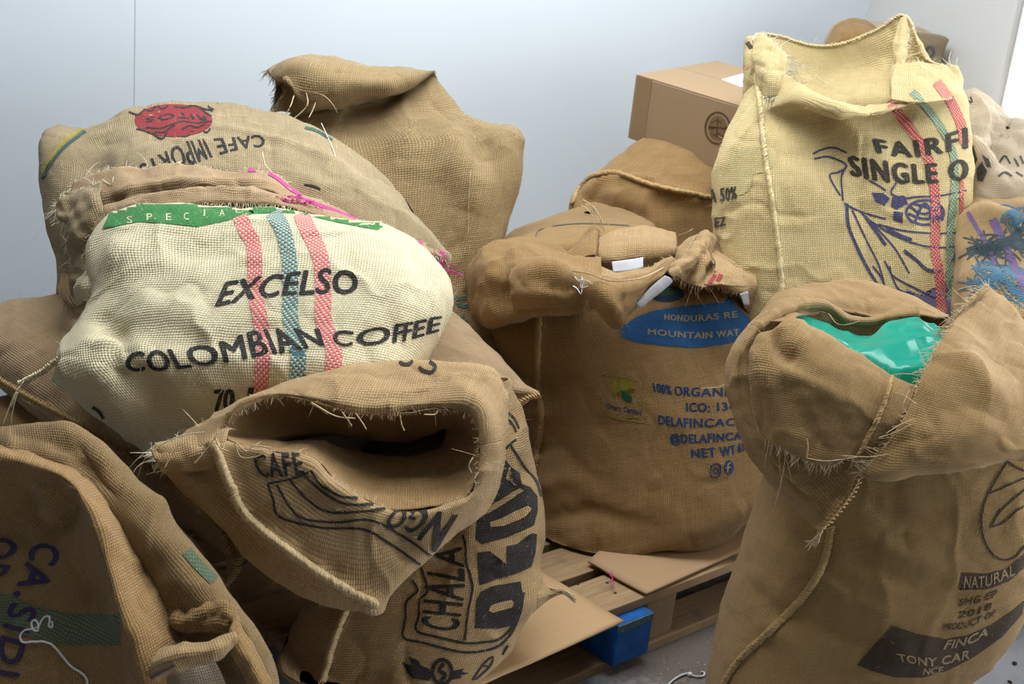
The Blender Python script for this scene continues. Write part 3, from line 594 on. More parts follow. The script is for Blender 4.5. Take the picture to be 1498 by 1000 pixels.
# ---- tall back sack with the rolled top
rk = root('burlap_sack', 'tall brown sack with rolled top leaning on the wall behind the printed cream sack', 0, 0, 0)
R = [ring((450, 540), (745, 520), 2.86, 0.4), ring((430, 440), (726, 425), 2.88, 0.42), ring((410, 370), (738, 345), 2.9, 0.42), ring((400, 310), (757, 275), 2.92, 0.42, 2.5), ring((398, 255), (762, 225), 2.94, 0.40, 2.8), ring((398, 215), (757, 190), 2.95, 0.34, 3.4),
     ring((402, 195), (716, 180), 2.95, 0.3, 2.6), ring((410, 180), (676, 166), 2.95, 0.28), ring((425, 165), (656, 140), 2.95, 0.22), ring((450, 140), (640, 112), 2.95, 0.10), ring((470, 122), (634, 103), 2.95, 0.03)]
rk.location = tuple(R[0].mean(0)*np.array([1, 1, 0]))
sf = loft(tofloor(R[0], 0.146, 3, 1.0)+R, 0.006, True, True).wrinkle(0.008, 0.14, 31)
sf.crease([(660, 160), (668, 220), (690, 270), (690, 320)], 0.05, 0.022); sf.crease([(690, 178), (706, 205), (712, 240)], 0.03, -0.030); sf.crease([(560, 155), (590, 200), (600, 260)], 0.05, 0.014); sf.crease([(500, 165), (560, 146), (625, 110)], 0.02, -0.02)
sf.build('body', MATS['dusty'], rk)
roll = loft([[(636, 104, 2.95), (634, 103, 2.93), (632, 105, 2.92), (633, 108, 2.93), (635, 107, 2.95), (636, 106, 2.97), (637, 105, 2.98), (637, 104, 2.97)],
             [(596, 101, 2.96), (590, 101, 2.90), (584, 115, 2.85), (586, 130, 2.86), (590, 134, 2.93), (594, 128, 2.98), (598, 118, 3.0), (598, 106, 2.99)],
             [(540, 96, 2.96), (534, 98, 2.88), (528, 118, 2.83), (528, 140, 2.85), (532, 150, 2.93), (538, 140, 3.0), (542, 118, 3.02), (542, 102, 3.0)],
             [(484, 84, 2.97), (476, 92, 2.86), (470, 118, 2.82), (474, 148, 2.84), (478, 160, 2.93), (482, 148, 3.0), (488, 118, 3.03), (490, 92, 3.02)],
             [(446, 80, 2.97), (434, 90, 2.86), (428, 112, 2.84), (440, 148, 2.84), (444, 168, 2.93), (446, 150, 3.0), (452, 118, 3.03), (454, 90, 3.02)],
             [(418, 88, 2.96), (410, 97, 2.88), (410, 112, 2.85), (424, 122, 2.84), (418, 160, 2.92), (416, 150, 2.98), (420, 118, 3.02), (424, 95, 3.01)],
             [(392, 104, 2.95), (394, 108, 2.92), (404, 118, 2.87), (418, 128, 2.85), (402, 166, 2.90), (400, 156, 2.95), (404, 126, 3.0), (402, 108, 2.99)]], 0.005, True).wrinkle(0.005, 0.07, 33)
roll.build('rolled_top', MATS['dusty'], rk, 0.003)
fray(roll.V[-1], roll.V[-3], TH['brown'], rk, 0.006, (0.006, 0.016), 0.1)
tubes('loose_threads', [cr(poly3(p), 14) for p in ([(438, 132, 2.83), (470, 138, 2.8), (486, 152, 2.79), (494, 165, 2.8)], [(448, 135, 2.83), (450, 152, 2.8), (440, 165, 2.8), (428, 175, 2.8)], [(430, 140, 2.83), (425, 155, 2.8), (415, 172, 2.8)], [(462, 148, 2.84), (458, 160, 2.82), (452, 172, 2.8)])], 0.0016, TH['tan'], rk)
TEAL = inked('dusty', 'teal', (0.02, 0.15, 0.16), 0.8)
for q_ in ([(664, 432), (672, 438), (682, 436)], [(668, 446), (690, 450)], [(662, 456), (668, 466), (680, 462)], [(672, 474), (684, 470)], [(690, 440), (694, 462)]): ribbon(sf, [q_], 5, 'print_mark', TEAL, rk)
p, n = on_surf(sf, [(688, 250), (686, 300), (684, 342)], 0.01, 0.004); tubes('loose_threads', [p], 0.0011, TH['tan'], rk)
fuzz(sf, 1100, TH['tan'], rk)
# ---- tall straw coloured sack with the printed figure
rk = root('burlap_sack', 'tall open straw-coloured sack with pink and green stripes and FAIRFI lettering', 0, 0, 0)
R = [ring((1085, 520), (1424, 480), 2.84, 0.42), ring((1066, 450), (1424, 420), 2.85, 0.44), ring((1050, 380), (1420, 352), 2.86, 0.44), ring((1044, 320), (1418, 292), 2.87, 0.44), ring((1044, 262), (1417, 232), 2.87, 0.43), ring((1056, 210), (1415, 180), 2.88, 0.42, 2.5), ring((1080, 165), (1410, 140), 2.89, 0.42, 2.6)]
lip0 = [(1406, 116, 2.9), (1385, 124, 2.82), (1352, 140, 2.77), (1312, 158, 2.73), (1265, 168, 2.70), (1215, 160, 2.70), (1175, 146, 2.73), (1140, 132, 2.80), (1098, 118, 2.92), (1110, 104, 3.0), (1150, 110, 3.05), (1200, 112, 3.07), (1250, 108, 3.08), (1300, 100, 3.08), (1350, 100, 3.05), (1385, 106, 2.98)]
lip = [(1400, 96, 2.92), (1380, 102, 2.86), (1350, 120, 2.82), (1310, 146, 2.79), (1262, 156, 2.76), (1215, 148, 2.75), (1178, 128, 2.77), (1146, 108, 2.82), (1094, 62, 2.95), (1112, 52, 3.02), (1145, 57, 3.06), (1192, 69, 3.08), (1232, 65, 3.08), (1284, 44, 3.08), (1324, 24, 3.06), (1352, 84, 3.02)]
rk.location = tuple(R[0].mean(0)*np.array([1, 1, 0]))
sf = loft(tofloor(R[0], 0.146, 4, 0.9)+R+[poly3(lip0), poly3(lip)], 0.005, True, True).wrinkle(0.006, 0.13, 41, (1, 1, 0.6))
sf.crease([(1165, 132), (1200, 150), (1240, 185), (1290, 225)], 0.035, 0.016); sf.crease([(1130, 160), (1180, 200), (1230, 250), (1260, 300)], 0.05, -0.014); sf.crease([(1300, 150), (1320, 200), (1340, 260)], 0.05, -0.012); sf.crease([(1112, 120), (1122, 220), (1135, 320), (1145, 430)], 0.014, 0.006, False)
straw = MATS['straw']; sf.build('body', straw, rk, 0.0025)
nu = sf.V.shape[1]; e1 = sf.V[-1]; e2 = sf.V[-4]; fray(e1, e2, TH['straw'], rk, 0.005, (0.004, 0.014), 0.05)
rb, rn = e1, sf.normals()[-1]
seam(sf, [(1112, 84), (1108, 110), (1112, 150), (1118, 220), (1130, 300), (1140, 380), (1145, 445)], straw, rk, 0.003, 0.012)
back = [k for k in range(nu) if proj(e1[k])[1] < 75]      # cord along the far rim
kk = sorted(back, key=lambda k: proj(e1[k])[0]); seam3(e1[kk][::2]+Z3*0.002, np.repeat((CAM-e1[kk][0])[None]/3, len(kk[::2]), 0), straw, rk, 0.003, 0.008, 'rim_cord', 0.004)
tuft = loft([[(1100, 58, 2.90), (1116, 52, 2.88), (1134, 66, 2.86), (1150, 84, 2.85)], [(1100, 80, 2.87), (1112, 82, 2.84), (1130, 92, 2.82), (1152, 100, 2.82)], [(1104, 104, 2.86), (1114, 112, 2.83), (1128, 118, 2.80), (1150, 116, 2.81)], [(1108, 135, 2.87), (1116, 140, 2.84), (1128, 142, 2.80), (1146, 136, 2.80)]], 0.004).wrinkle(0.005, 0.03, 43)
tuft.build('gathered_corner', straw, rk, 0.003); fray(tuft.V[:, -1], tuft.V[:, -4], TH['cream'], rk, 0.0015, (0.01, 0.03), 0.1, 0.2); fray(tuft.V[0], tuft.V[3], TH['cream'], rk, 0.002, (0.006, 0.016), 0.1, 0.1); fray(tuft.V[-1], tuft.V[-4], TH['cream'], rk, 0.002, (0.008, 0.02), 0.1, 0.2)
ear = loft([[(1088, 60, 2.95), (1096, 52, 2.93), (1108, 54, 2.91)], [(1087, 90, 2.94), (1094, 94, 2.90), (1106, 90, 2.89)], [(1086, 130, 2.95), (1092, 140, 2.93), (1104, 136, 2.90)], [(1086, 156, 2.97), (1090, 160, 2.95), (1100, 150, 2.93)]], 0.004).wrinkle(0.004, 0.04, 44)
ear.build('side_gusset', straw, rk, 0.003); ribbon(ear, [[(1092, 95), (1089, 115), (1088, 140)]], 6, 'pink_stripe', inked('straw', 'pink', (0.60, 0.035, 0.10), 1.0, 1), rk); ribbon(ear, [[(1090, 148), (1096, 152)], [(1094, 62), (1100, 72)]], 6, 'print_mark', inked('straw', 'black', BLACK), rk)
flap = loft([[(1308, 96, 2.86), (1340, 92, 2.85), (1372, 94, 2.86), (1402, 96, 2.90)], [(1304, 118, 2.80), (1340, 116, 2.79), (1375, 116, 2.82), (1406, 118, 2.88)], [(1304, 146, 2.745), (1340, 150, 2.735), (1378, 148, 2.77), (1409, 140, 2.86)]], 0.004).wrinkle(0.003, 0.05, 45)
flap.build('front_lip', straw, rk, 0.002); fray(flap.V[0], flap.V[3], TH['straw'], rk, 0.005, (0.004, 0.012), 0.08, 0.1)
hang = loft([[(1318, 26, 3.03), (1325, 22, 3.0), (1330, 40, 2.98)], [(1308, 60, 2.99), (1318, 60, 2.95), (1328, 60, 2.96)], [(1304, 96, 2.95), (1312, 100, 2.90), (1324, 96, 2.92)], [(1302, 138, 2.88), (1308, 142, 2.83), (1314, 140, 2.84)]], 0.004).wrinkle(0.004, 0.04, 46)
hang.build('folded_edge', straw, rk, 0.003); fray(hang.V[:, -1], hang.V[:, -4], TH['cream'], rk, 0.003, (0.006, 0.02), 0.1, 0.3)
c6 = crop(1170, 100, 2.631); PINK = inked('straw', 'pink', (0.60, 0.035, 0.10), 1.0, 1); GRN = inked('straw', 'green', (0.03, 0.22, 0.19), 0.92, 1); INKB = inked('straw', 'black', BLACK, 0.98); INKN = inked('straw', 'navy', (0.03, 0.035, 0.13), 0.95)
ribbon(sf, [c6([(340, 125), (400, 200), (450, 270), (490, 340), (510, 420), (520, 500), (520, 600), (520, 700), (535, 800), (545, 940)])], 14, 'pink_stripe', PINK, rk, 0.0011)
ribbon(sf, [c6([(430, 90), (480, 145), (530, 210), (565, 270), (590, 340), (595, 420), (590, 500), (580, 600), (575, 700), (575, 890)])], 11, 'green_stripe', GRN, rk, 0.0011)
ribbon(sf, [c6([(525, 55), (570, 115), (600, 170), (622, 230), (632, 290)])], 14, 'pink_stripe', PINK, rk, 0.0011); ribbon(sf, [c6([(622, 430), (618, 600), (608, 790)])], 5, 'pink_stripe', PINK, rk, 0.0016)
ribbon(flap, [c6([(525, 55), (548, 85), (570, 115)])], 14, 'pink_stripe', PINK, rk); ribbon(flap, [c6([(430, 90), (460, 122), (480, 145)])], 11, 'green_stripe', GRN, rk)
lettering(sf, 'FAIRFI', [(1284, 223.5), (1316, 229.5), (1349, 228.5), (1381, 223), (1413, 217)], [(1277, 204), (1311, 208), (1345, 205), (1379, 198), (1412, 187)], INKB, rk, 0.0, 0, 1.2, 0.0015, fat=2.3)
lettering(sf, 'SINGLE O', [(1246, 256), (1288, 265), (1330, 268), (1372, 267), (1414, 262)], [(1241, 228), (1284, 234), (1327, 240), (1370, 239), (1413, 232)], INKB, rk, 0.0, 0, 1.2, 0.0015, fat=2.3)
draw = [[(50, 330), (80, 315), (130, 305), (180, 325)], [(55, 350), (100, 340), (140, 350), (180, 375), (150, 400), (115, 410), (130, 450), (155, 490)], [(180, 375), (160, 420), (165, 510)], [(235, 555), (300, 620), (370, 700), (420, 790)], [(260, 580), (340, 630), (430, 670), (520, 690), (610, 685)], [(200, 545), (250, 650), (300, 750), (325, 830)], [(300, 600), (400, 625), (520, 635), (640, 630)], [(325, 740), (350, 790), (380, 850), (440, 870)], [(345, 760), (360, 800), (450, 850), (520, 885)], [(265, 430), (300, 450), (330, 470)], [(370, 440), (350, 480), (400, 500), (450, 495), (540, 490), (640, 470)], [(280, 760), (310, 800), (330, 850)], [(170, 520), (230, 550), (330, 580)]]
ribbon(sf, [c6(d) for d in draw], 2.6, 'figure_outline', INKN, rk, 0.0013); ribbon(sf, [c6(d) for d in ([(180, 520), (185, 600), (220, 690), (260, 770), (300, 835)], [(330, 615), (380, 640), (430, 660)], [(400, 700), (450, 740), (490, 775), (540, 780)], [(250, 570), (290, 625), (330, 680)], [(600, 700), (580, 760), (560, 800)], [(560, 860), (600, 780), (630, 720)])], 4.5, 'figure_folds', INKN, rk, 0.0013)
ribbon(sf, [c6(oval(480, 555, 72, 47)+[(552, 555)]), c6([(420, 530), (470, 560), (540, 540)]), c6([(440, 590), (480, 520), (520, 590)]), c6([(415, 560), (480, 580), (545, 565)]), c6([(430, 520), (500, 540), (540, 580)])], 3.6, 'figure_basket', INKN, rk, 0.0013)
for pg in ([(275, 478), (320, 480), (345, 500), (325, 530), (290, 510)], [(355, 495), (400, 490), (415, 520), (370, 545), (350, 530)], [(360, 550), (395, 555), (395, 595), (360, 585)], [(500, 525), (548, 535), (552, 585), (510, 600), (495, 570)]): patch2(sf, c6(pg), 'figure_print', INKN, rk, 7, 0.0013)
patch2(sf, c6([(410, 850), (460, 872), (540, 897), (600, 872), (640, 780), (655, 860), (645, 930), (560, 965), (480, 940), (410, 880)]), 'blue_print', inked('straw', 'blueviolet', (0.06, 0.07, 0.30), 0.8), rk, 7, 0.0009)
lettering(sf, 'A 50%', [(1040, 297), (1060, 294), (1079, 290)], [(1039, 277), (1060, 275), (1078, 273)], INKB, rk, 0.0, 0, 1.05, 0.003, fat=0.7); lettering(sf, 'EZ', [(1048, 333), (1063, 329)], [(1048, 319), (1063, 317)], INKB, rk, 0.0, 0, 1.05, 0.003, fat=0.7)
for q in (oval(1100, 235, 34, 20), oval(1080, 260, 22, 26)): patch2(sf, q, 'green_stain', inked('straw', 'stain', (0.30, 0.33, 0.14), 0.22), rk, 8, 0.0005)
fuzz(sf, 1600, TH['straw'], rk, (0.004, 0.016))
# ---- sacks by the window
rk = root('burlap_sack', 'pale crumpled sack with bold black print below the window', 0, 0, 0)
R = [ring((1395, 330), (1600, 300), 3.08, 0.5), ring((1396, 270), (1600, 250), 3.10, 0.5)]
T = poly3([(1590, 230, 3.1), (1560, 262, 2.9), (1530, 272, 2.86), (1500, 272, 2.84), (1470, 268, 2.83), (1440, 262, 2.84), (1420, 250, 2.88), (1405, 220, 2.95), (1400, 180, 3.05), (1404, 140, 3.2), (1420, 132, 3.3), (1440, 142, 3.34), (1462, 160, 3.34), (1490, 178, 3.34), (1530, 190, 3.3), (1570, 205, 3.2)])
c = P(1470, 205, 3.05); rk.location = tuple(T.mean(0)*np.array([1, 1, 0]))
sf = loft(tofloor(R[1], 0.0, 3, 0.9)+[T-Z3*0.10, T, c+(T-c)*0.7+Z3*0.03, c+(T-c)*0.3+Z3*0.03, c+(T-c)*0.03+Z3*0.03], 0.007, True, True).wrinkle(0.022, 0.13, 51)
sf.crease([(1420, 140), (1432, 165), (1440, 195), (1445, 215)], 0.02, 0.035); sf.crease([(1445, 215), (1480, 205), (1520, 215)], 0.03, 0.03); sf.crease([(1410, 205), (1430, 225), (1450, 250)], 0.03, 0.03); sf.crease([(1455, 180), (1460, 215), (1475, 240)], 0.025, -0.03)
sf.build('body', MATS['pale'], rk); IP = inked('pale', 'black', (0.02, 0.025, 0.03), 0.9)
for pg in ([(1414, 222), (1424, 212), (1430, 232), (1424, 252), (1416, 246)], [(1428, 248), (1436, 236), (1444, 250), (1438, 266), (1430, 264)], [(1412, 255), (1422, 258), (1420, 270), (1411, 268)], [(1436, 226), (1446, 232), (1450, 246), (1444, 244)]): patch2(sf, pg, 'print_mark', IP, rk, 7)
lettering(sf, 'ORGANI', [(1452, 250), (1475, 246), (1500, 246)], [(1450, 230), (1475, 226), (1500, 227)], IP, rk, 0.0) if False else None
for q_ in ([(1462, 238), (1470, 228), (1478, 240)], [(1484, 232), (1490, 244)], [(1492, 228), (1497, 240)], [(1460, 258), (1470, 252), (1480, 258)], [(1486, 252), (1496, 258)], [(1412, 146), (1422, 150), (1420, 142)]): ribbon(sf, [q_], 3, 'print_mark', IP, rk)
fuzz(sf, 400, TH['cream'], rk)
rk = root('burlap_sack', 'brown slumped sack printed with blue palm leaves and purple stripes', 0, 0, 0)
T = poly3([(1640, 330, 2.75), (1600, 420, 2.62), (1560, 470, 2.58), (1520, 480, 2.56), (1480, 476, 2.56), (1440, 466, 2.58), (1410, 440, 2.64), (1396, 390, 2.72), (1394, 330, 2.82), (1402, 290, 2.92), (1430, 278, 2.96), (1460, 272, 2.96), (1495, 268, 2.96), (1540, 262, 2.96), (1590, 268, 2.94), (1630, 290, 2.86)])
c = P(1490, 360, 2.78); R0 = T-Z3*0.25; rk.location = tuple(T.mean(0)*np.array([1, 1, 0]))
sf = loft(tofloor(R0, 0.0, 2, 0.95)+[T-Z3*0.10, T, c+(T-c)*0.75+Z3*0.045, c+(T-c)*0.35+Z3*0.05, c+(T-c)*0.03+Z3*0.05], 0.006, True, True).wrinkle(0.016, 0.14, 61)
sf.crease([(1408, 318), (1440, 310), (1475, 322), (1510, 336)], 0.03, 0.028); sf.crease([(1420, 380), (1455, 372), (1500, 385)], 0.04, -0.03); sf.crease([(1415, 400), (1460, 410), (1510, 420)], 0.03, 0.02)
sf.build('body', MATS['tan'], rk); PU = inked('tan', 'purple', (0.13, 0.08, 0.30), 0.8); PB = inked('tan', 'palmblue', (0.01, 0.17, 0.30), 0.85); PD = inked('tan', 'palmdark', (0.01, 0.06, 0.09), 0.9)
ribbon(sf, [[(1416, 310), (1430, 335), (1446, 362), (1460, 400)]], 6, 'purple_stripe', PU, rk); ribbon(sf, [[(1452, 320), (1466, 350), (1482, 385), (1500, 425)]], 12, 'purple_stripe', PU, rk)
fr_ = []
def frond(x, y, a, n, l):
    for k in range(n):
        b = a+RNG.normal(0, 0.5); q = l*RNG.uniform(0.35, 1.0); x0, y0 = x+RNG.normal(0, l*0.25), y+RNG.normal(0, l*0.12); fr_.append([(x0, y0), (x0+math.cos(b)*q*0.5, y0+math.sin(b)*q*0.5-2), (x0+math.cos(b)*q, y0+math.sin(b)*q+1)])
for x, y, a in ((1475, 350, -0.3), (1470, 352, 2.7), (1480, 358, 0.4), (1445, 362, 2.9), (1440, 368, 0.1)): frond(x, y, a, 26, 34)
o_ = ribbon(sf, fr_, 2.2, 'palm_leaf', PD, rk); fr_.clear()
for x, y, a in ((1430, 392, 0.1), (1440, 412, -0.2), (1490, 398, 2.9), (1480, 428, 0.4), (1485, 325, 0.2), (1440, 420, 2.8), (1462, 408, 0.2), (1495, 310, 2.6)): frond(x, y, a, 20, 34)
o2_ = ribbon(sf, fr_, 2.0, 'palm_leaf', PB, rk, 0.0011)
for q_ in (o_, o2_): q_['kind'] = 'stuff'
fuzz(sf, 500, TH['tan'], rk)
# ------------------------------------------------------------------ the blue label sack on the pallet
rk = root('burlap_sack', 'brown sack with blue label, green leaf emblem and blue lettering on the pallet', 0, 0, 0)
R = [ring((835, 828), (1060, 745), 2.76, 0.42), ring((788, 806), (1108, 720), 2.78, 0.52, 2.6), ring((772, 745), (1124, 676), 2.80, 0.56, 2.5), ring((766, 660), (1128, 600), 2.82, 0.58), ring((757, 585), (1118, 540), 2.83, 0.57), ring((742, 535), (1104, 492), 2.84, 0.56), ring((718, 490), (1096, 456), 2.85, 0.54), ring((712, 450), (1086, 425), 2.86, 0.48), ring((735, 415), (1068, 400), 2.87, 0.36)]
b0 = R[0].copy(); b0[:, 2] = 0.158; R[0] = b0; b00 = shrink(b0, 0.4); rk.location = tuple(b0.mean(0))
sf = loft([b00]+R+[shrink(R[-1], 0.5, 0.0)], 0.005, True, True).wrinkle(0.005, 0.12, 71)
for k, (x0, y0, x1, y1) in enumerate(((790, 560, 740, 545), (790, 600, 748, 600), (790, 650, 752, 655), (800, 700, 770, 712), (840, 745, 780, 760), (850, 780, 800, 800))): sf.crease([(x0+40, y0), ((x0+x1)/2, (y0+y1)/2+4), (x1, y1)], 0.022, 0.010 if k % 2 else -0.012)
for pts in ([(800, 540), (850, 570), (890, 640)], [(795, 620), (850, 680), (900, 720)], [(800, 700), (870, 745), (960, 770)], [(780, 770), (850, 795), (940, 790)]): sf.crease(pts, 0.02, -0.006)
sf.zmin = 0.153; sf.rumple = 0.55; sf.crease([(788, 462), (786, 560), (792, 620), (780, 700)], 0.014, 0.008, False); sf.bulge(1040, 430, 0.09, 0.016)
brown = MATS['brown']; sf.build('body', brown, rk); seam(sf, [(789, 450), (787, 510), (787, 560), (792, 610), (786, 660), (780, 705)], brown, rk, 0.003, 0.009)
c5 = crop(860, 400, 5.76); BLU = inked('brown', 'blue', BLUE, 0.97); NVB = inked('brown', 'navy', (0.012, 0.045, 0.13), 0.97); TANP = inked('brown', 'tan', (0.45, 0.35, 0.22), 0.8)
patch2(sf, c5([(270, 470), (275, 535), (400, 575), (600, 603), (900, 628), (1100, 605), (1260, 575), (1370, 540), (1370, 380), (1280, 310), (1190, 190), (1150, 245), (1000, 255), (800, 275), (560, 310), (400, 370)]), 'blue_label', BLU, rk, 6)
lettering(sf, 'HONDURAS RE', [(972, 468), (1016, 470), (1078, 464)], [(972, 460), (1016, 461), (1077, 455)], TANP, rk, 0.0, 0, 1.1, 0.0018, fat=0.5); lettering(sf, 'MOUNTAIN WAT', [(948, 489), (1021, 495), (1081, 490)], [(948, 481), (1021, 486), (1080, 481)], TANP, rk, 0.0, 0, 1.1, 0.0018, fat=0.5)
patch2(sf, oval(975, 430, 26, 12), 'round_emblem', inked('brown', 'darkteal', (0.006, 0.035, 0.07), 0.97), rk, 6); patch2(sf, oval(972, 427, 15, 6), 'emblem_leaf', inked('brown', 'deepgreen', (0.008, 0.10, 0.05), 0.95), rk, 6, 0.0014)
L8 = [('100% ORGANIC', [(957, 573), (1004, 579), (1080, 579)], [(955, 560), (1004, 566), (1080, 568)]), ('ICO: 13-', [(1004, 601), (1036, 602), (1072, 599)], [(1004, 589), (1036, 589), (1070, 588)]), ('DELAFINCAC', [(964, 620), (1010, 625), (1074, 622)], [(963, 607), (1010, 612), (1076, 612)]), ('@DELAFINCA', [(981, 647), (1030, 647), (1084, 642)], [(980, 634), (1030, 634), (1084, 631)]), ('NET WT 69', [(1012, 669), (1060, 667), (1090, 659)], [(1011, 657), (1058, 653), (1090, 646)])]
for tx, b_, t_ in L8: lettering(sf, tx, b_, t_, NVB, rk, 0.0, 0, 1.1, fat=0.85)
ribbon(sf, [[(1040, 682), (1044, 679), (1051, 678), (1054, 682), (1053, 692), (1049, 697), (1042, 697), (1039, 692), (1040, 682)], oval(1047, 688, 3.5, 4.5, 10)+[(1050.5, 688)], [(1051, 681), (1052, 682)]], 2.0, 'camera_icon', NVB, rk); patch2(sf, oval(1066, 683, 7, 10.5), 'round_icon', NVB, rk, 6); ribbon(sf, [[(1069, 677), (1065, 678), (1064, 691)], [(1061, 684), (1068, 683)]], 1.6, 'icon_letter', TANP, rk, 0.0016)
OLV = inked('brown', 'yellowgreen', (0.30, 0.30, 0.02), 0.75); patch2(sf, [(897, 556), (902, 553), (904, 566), (908, 574), (900, 578), (896, 570)], 'emblem_swirl', OLV, rk, 5); patch2(sf, [(906, 555), (914, 554), (926, 562), (928, 572), (920, 578), (914, 572), (907, 570)], 'emblem_swirl', OLV, rk, 5)
patch2(sf, [(909, 572), (916, 572), (924, 580), (925, 589), (918, 588), (910, 582)], 'emblem_leaf', inked('brown', 'deepgreen', (0.008, 0.10, 0.05), 0.95), rk, 5, 0.0012); lettering(sf, 'Organic Certified', [(887, 597), (912, 602), (938, 607)], [(887, 589), (912, 594), (938, 600)], NVB, rk, 0.02)
ribbon(sf, [[(878, 546), (905, 550), (934, 556)], [(878, 546), (880, 575), (884, 606)], [(934, 556), (940, 580), (946, 612)], [(884, 606), (912, 614), (946, 618)], [(888, 600), (905, 610), (936, 610)]], 3.2, 'emblem_border', inked('brown', 'paleolive', (0.26, 0.25, 0.03), 0.38), rk, smooth=False)
# its turned-down collar
def part(name, rows, mat, res=0.005, wr=(0.004, 0.06), seed=0, solid=0.003, edges=(), th='brown', flen=(0.005, 0.014), step=0.005, label=None, parent=None, creases=()):
    s_ = loft(rows, res).wrinkle(wr[0], wr[1], seed)
    for c_ in creases: s_.crease(*c_)
    s_.build(name, MATS[mat] if isinstance(mat, str) else mat, parent or rk, solid, label)
    for e_ in edges:
        V = s_.V; a, b = {'t': (V[0], V[3]), 'b': (V[-1], V[-4]), 'l': (V[:, 0], V[:, 3]), 'r': (V[:, -1], V[:, -4])}[e_]; fray(a, b, TH[th], parent or rk, step, flen)
    return s_
part('collar', [[(712, 372, 2.98), (750, 352, 2.98), (800, 352, 3.0), (850, 362, 3.0), (900, 375, 2.95)],
 [(690, 380, 2.84), (715, 357, 2.80), (760, 352, 2.78), (810, 362, 2.76), (880, 378, 2.74)],
 [(682, 405, 2.78), (706, 385, 2.68), (750, 378, 2.63), (810, 388, 2.60), (880, 402, 2.60)],
 [(688, 445, 2.77), (708, 430, 2.66), (750, 422, 2.61), (810, 422, 2.57), (880, 425, 2.57)],
 [(698, 476, 2.78), (716, 472, 2.68), (752, 464, 2.62), (810, 456, 2.58), (880, 446, 2.58)],
 [(708, 480, 2.82), (724, 478, 2.74), (756, 470, 2.68), (812, 460, 2.63), (880, 448, 2.62)]], 'brown', wr=(0.007, 0.06), seed=72, creases=(([(700, 420), (740, 440), (800, 440)], 0.03, -0.012), ([(735, 360), (738, 400), (742, 440)], 0.02, -0.014)))
part('collar_flap', [[(758, 366, 2.72), (790, 372, 2.70), (815, 380, 2.68), (838, 392, 2.66)], [(746, 398, 2.62), (775, 386, 2.58), (810, 382, 2.56), (842, 398, 2.55)], [(747, 425, 2.60), (775, 425, 2.55), (815, 425, 2.54), (852, 424, 2.54)], [(752, 454, 2.61), (790, 450, 2.57), (830, 446, 2.555), (866, 442, 2.555)]], 'brown', seed=73, edges='t', creases=(([(760, 410), (800, 415), (840, 430)], 0.02, -0.008),))
tip = part('collar_point', [[(832, 392, 2.58), (870, 398, 2.56), (910, 408, 2.55), (950, 396, 2.57), (988, 374, 2.62)], [(846, 414, 2.53), (876, 418, 2.50), (910, 422, 2.49), (940, 416, 2.51), (972, 400, 2.55)], [(862, 440, 2.52), (886, 446, 2.49), (906, 446, 2.485), (926, 438, 2.50), (952, 424, 2.54)], [(880, 466, 2.53), (894, 472, 2.51), (906, 474, 2.505), (916, 466, 2.51), (930, 450, 2.53)], [(888, 474, 2.535), (897, 480, 2.525), (905, 481, 2.52), (912, 474, 2.52), (918, 464, 2.53)]], 'brown', seed=74, edges='lb', creases=(([(868, 412), (890, 440), (905, 470)], 0.015, 0.008), ([(930, 410), (915, 435), (905, 455)], 0.015, -0.010)))
WH = burlap('white_lining', (0.62, 0.61, 0.64), (0.45, 0.44, 0.47), 420)
part('white_edging', [[(972, 403, 2.535), (980, 406, 2.535), (984, 412, 2.54)], [(952, 420, 2.525), (960, 424, 2.525), (966, 428, 2.53)], [(930, 444, 2.515), (934, 448, 2.515), (938, 450, 2.52)]], WH, 0.003, (0.001, 0.02), 75, 0.002)
part('rolled_rim', [[(872, 350, 2.86), (905, 338, 2.88), (950, 334, 2.88), (985, 342, 2.86)], [(868, 352, 2.80), (902, 338, 2.80), (950, 333, 2.79), (988, 344, 2.78)], [(866, 366, 2.75), (900, 356, 2.72), (950, 352, 2.71), (990, 360, 2.72)], [(866, 384, 2.74), (900, 380, 2.69), (950, 374, 2.69), (988, 374, 2.71)], [(868, 396, 2.76), (902, 398, 2.72), (950, 392, 2.71), (986, 382, 2.73)]], 'tan', seed=76, edges='b', th='dark', flen=(0.006, 0.014), step=0.003)
part('rim_binding', [[(838, 380, 2.70), (870, 388, 2.66), (905, 398, 2.65), (945, 392, 2.66), (982, 374, 2.70)], [(836, 390, 2.65), (868, 402, 2.61), (906, 412, 2.60), (948, 402, 2.62), (988, 380, 2.67)], [(838, 398, 2.64), (868, 410, 2.605), (908, 418, 2.60), (950, 408, 2.62), (990, 386, 2.67)]], 'tan', seed=77, wr=(0.003, 0.03), edges='t', th='tan', step=0.003)
part('white_label', [[(895, 383, 2.655), (918, 380, 2.65), (941, 376, 2.66)], [(897, 398, 2.645), (920, 396, 2.64), (941, 391, 2.65)]], plain('white_tag', (0.60, 0.59, 0.62), 0.8, 0.05), 0.003, (0.0008, 0.03), 78, 0.0012)
part('torn_corner', [[(826, 368, 2.86), (845, 350, 2.86), (866, 330, 2.86), (874, 334, 2.86)], [(822, 376, 2.76), (845, 362, 2.74), (868, 348, 2.74), (876, 352, 2.76)], [(830, 384, 2.72), (850, 378, 2.69), (868, 372, 2.68), (872, 380, 2.70)]], 'brown', seed=79, edges='r', th='tan')
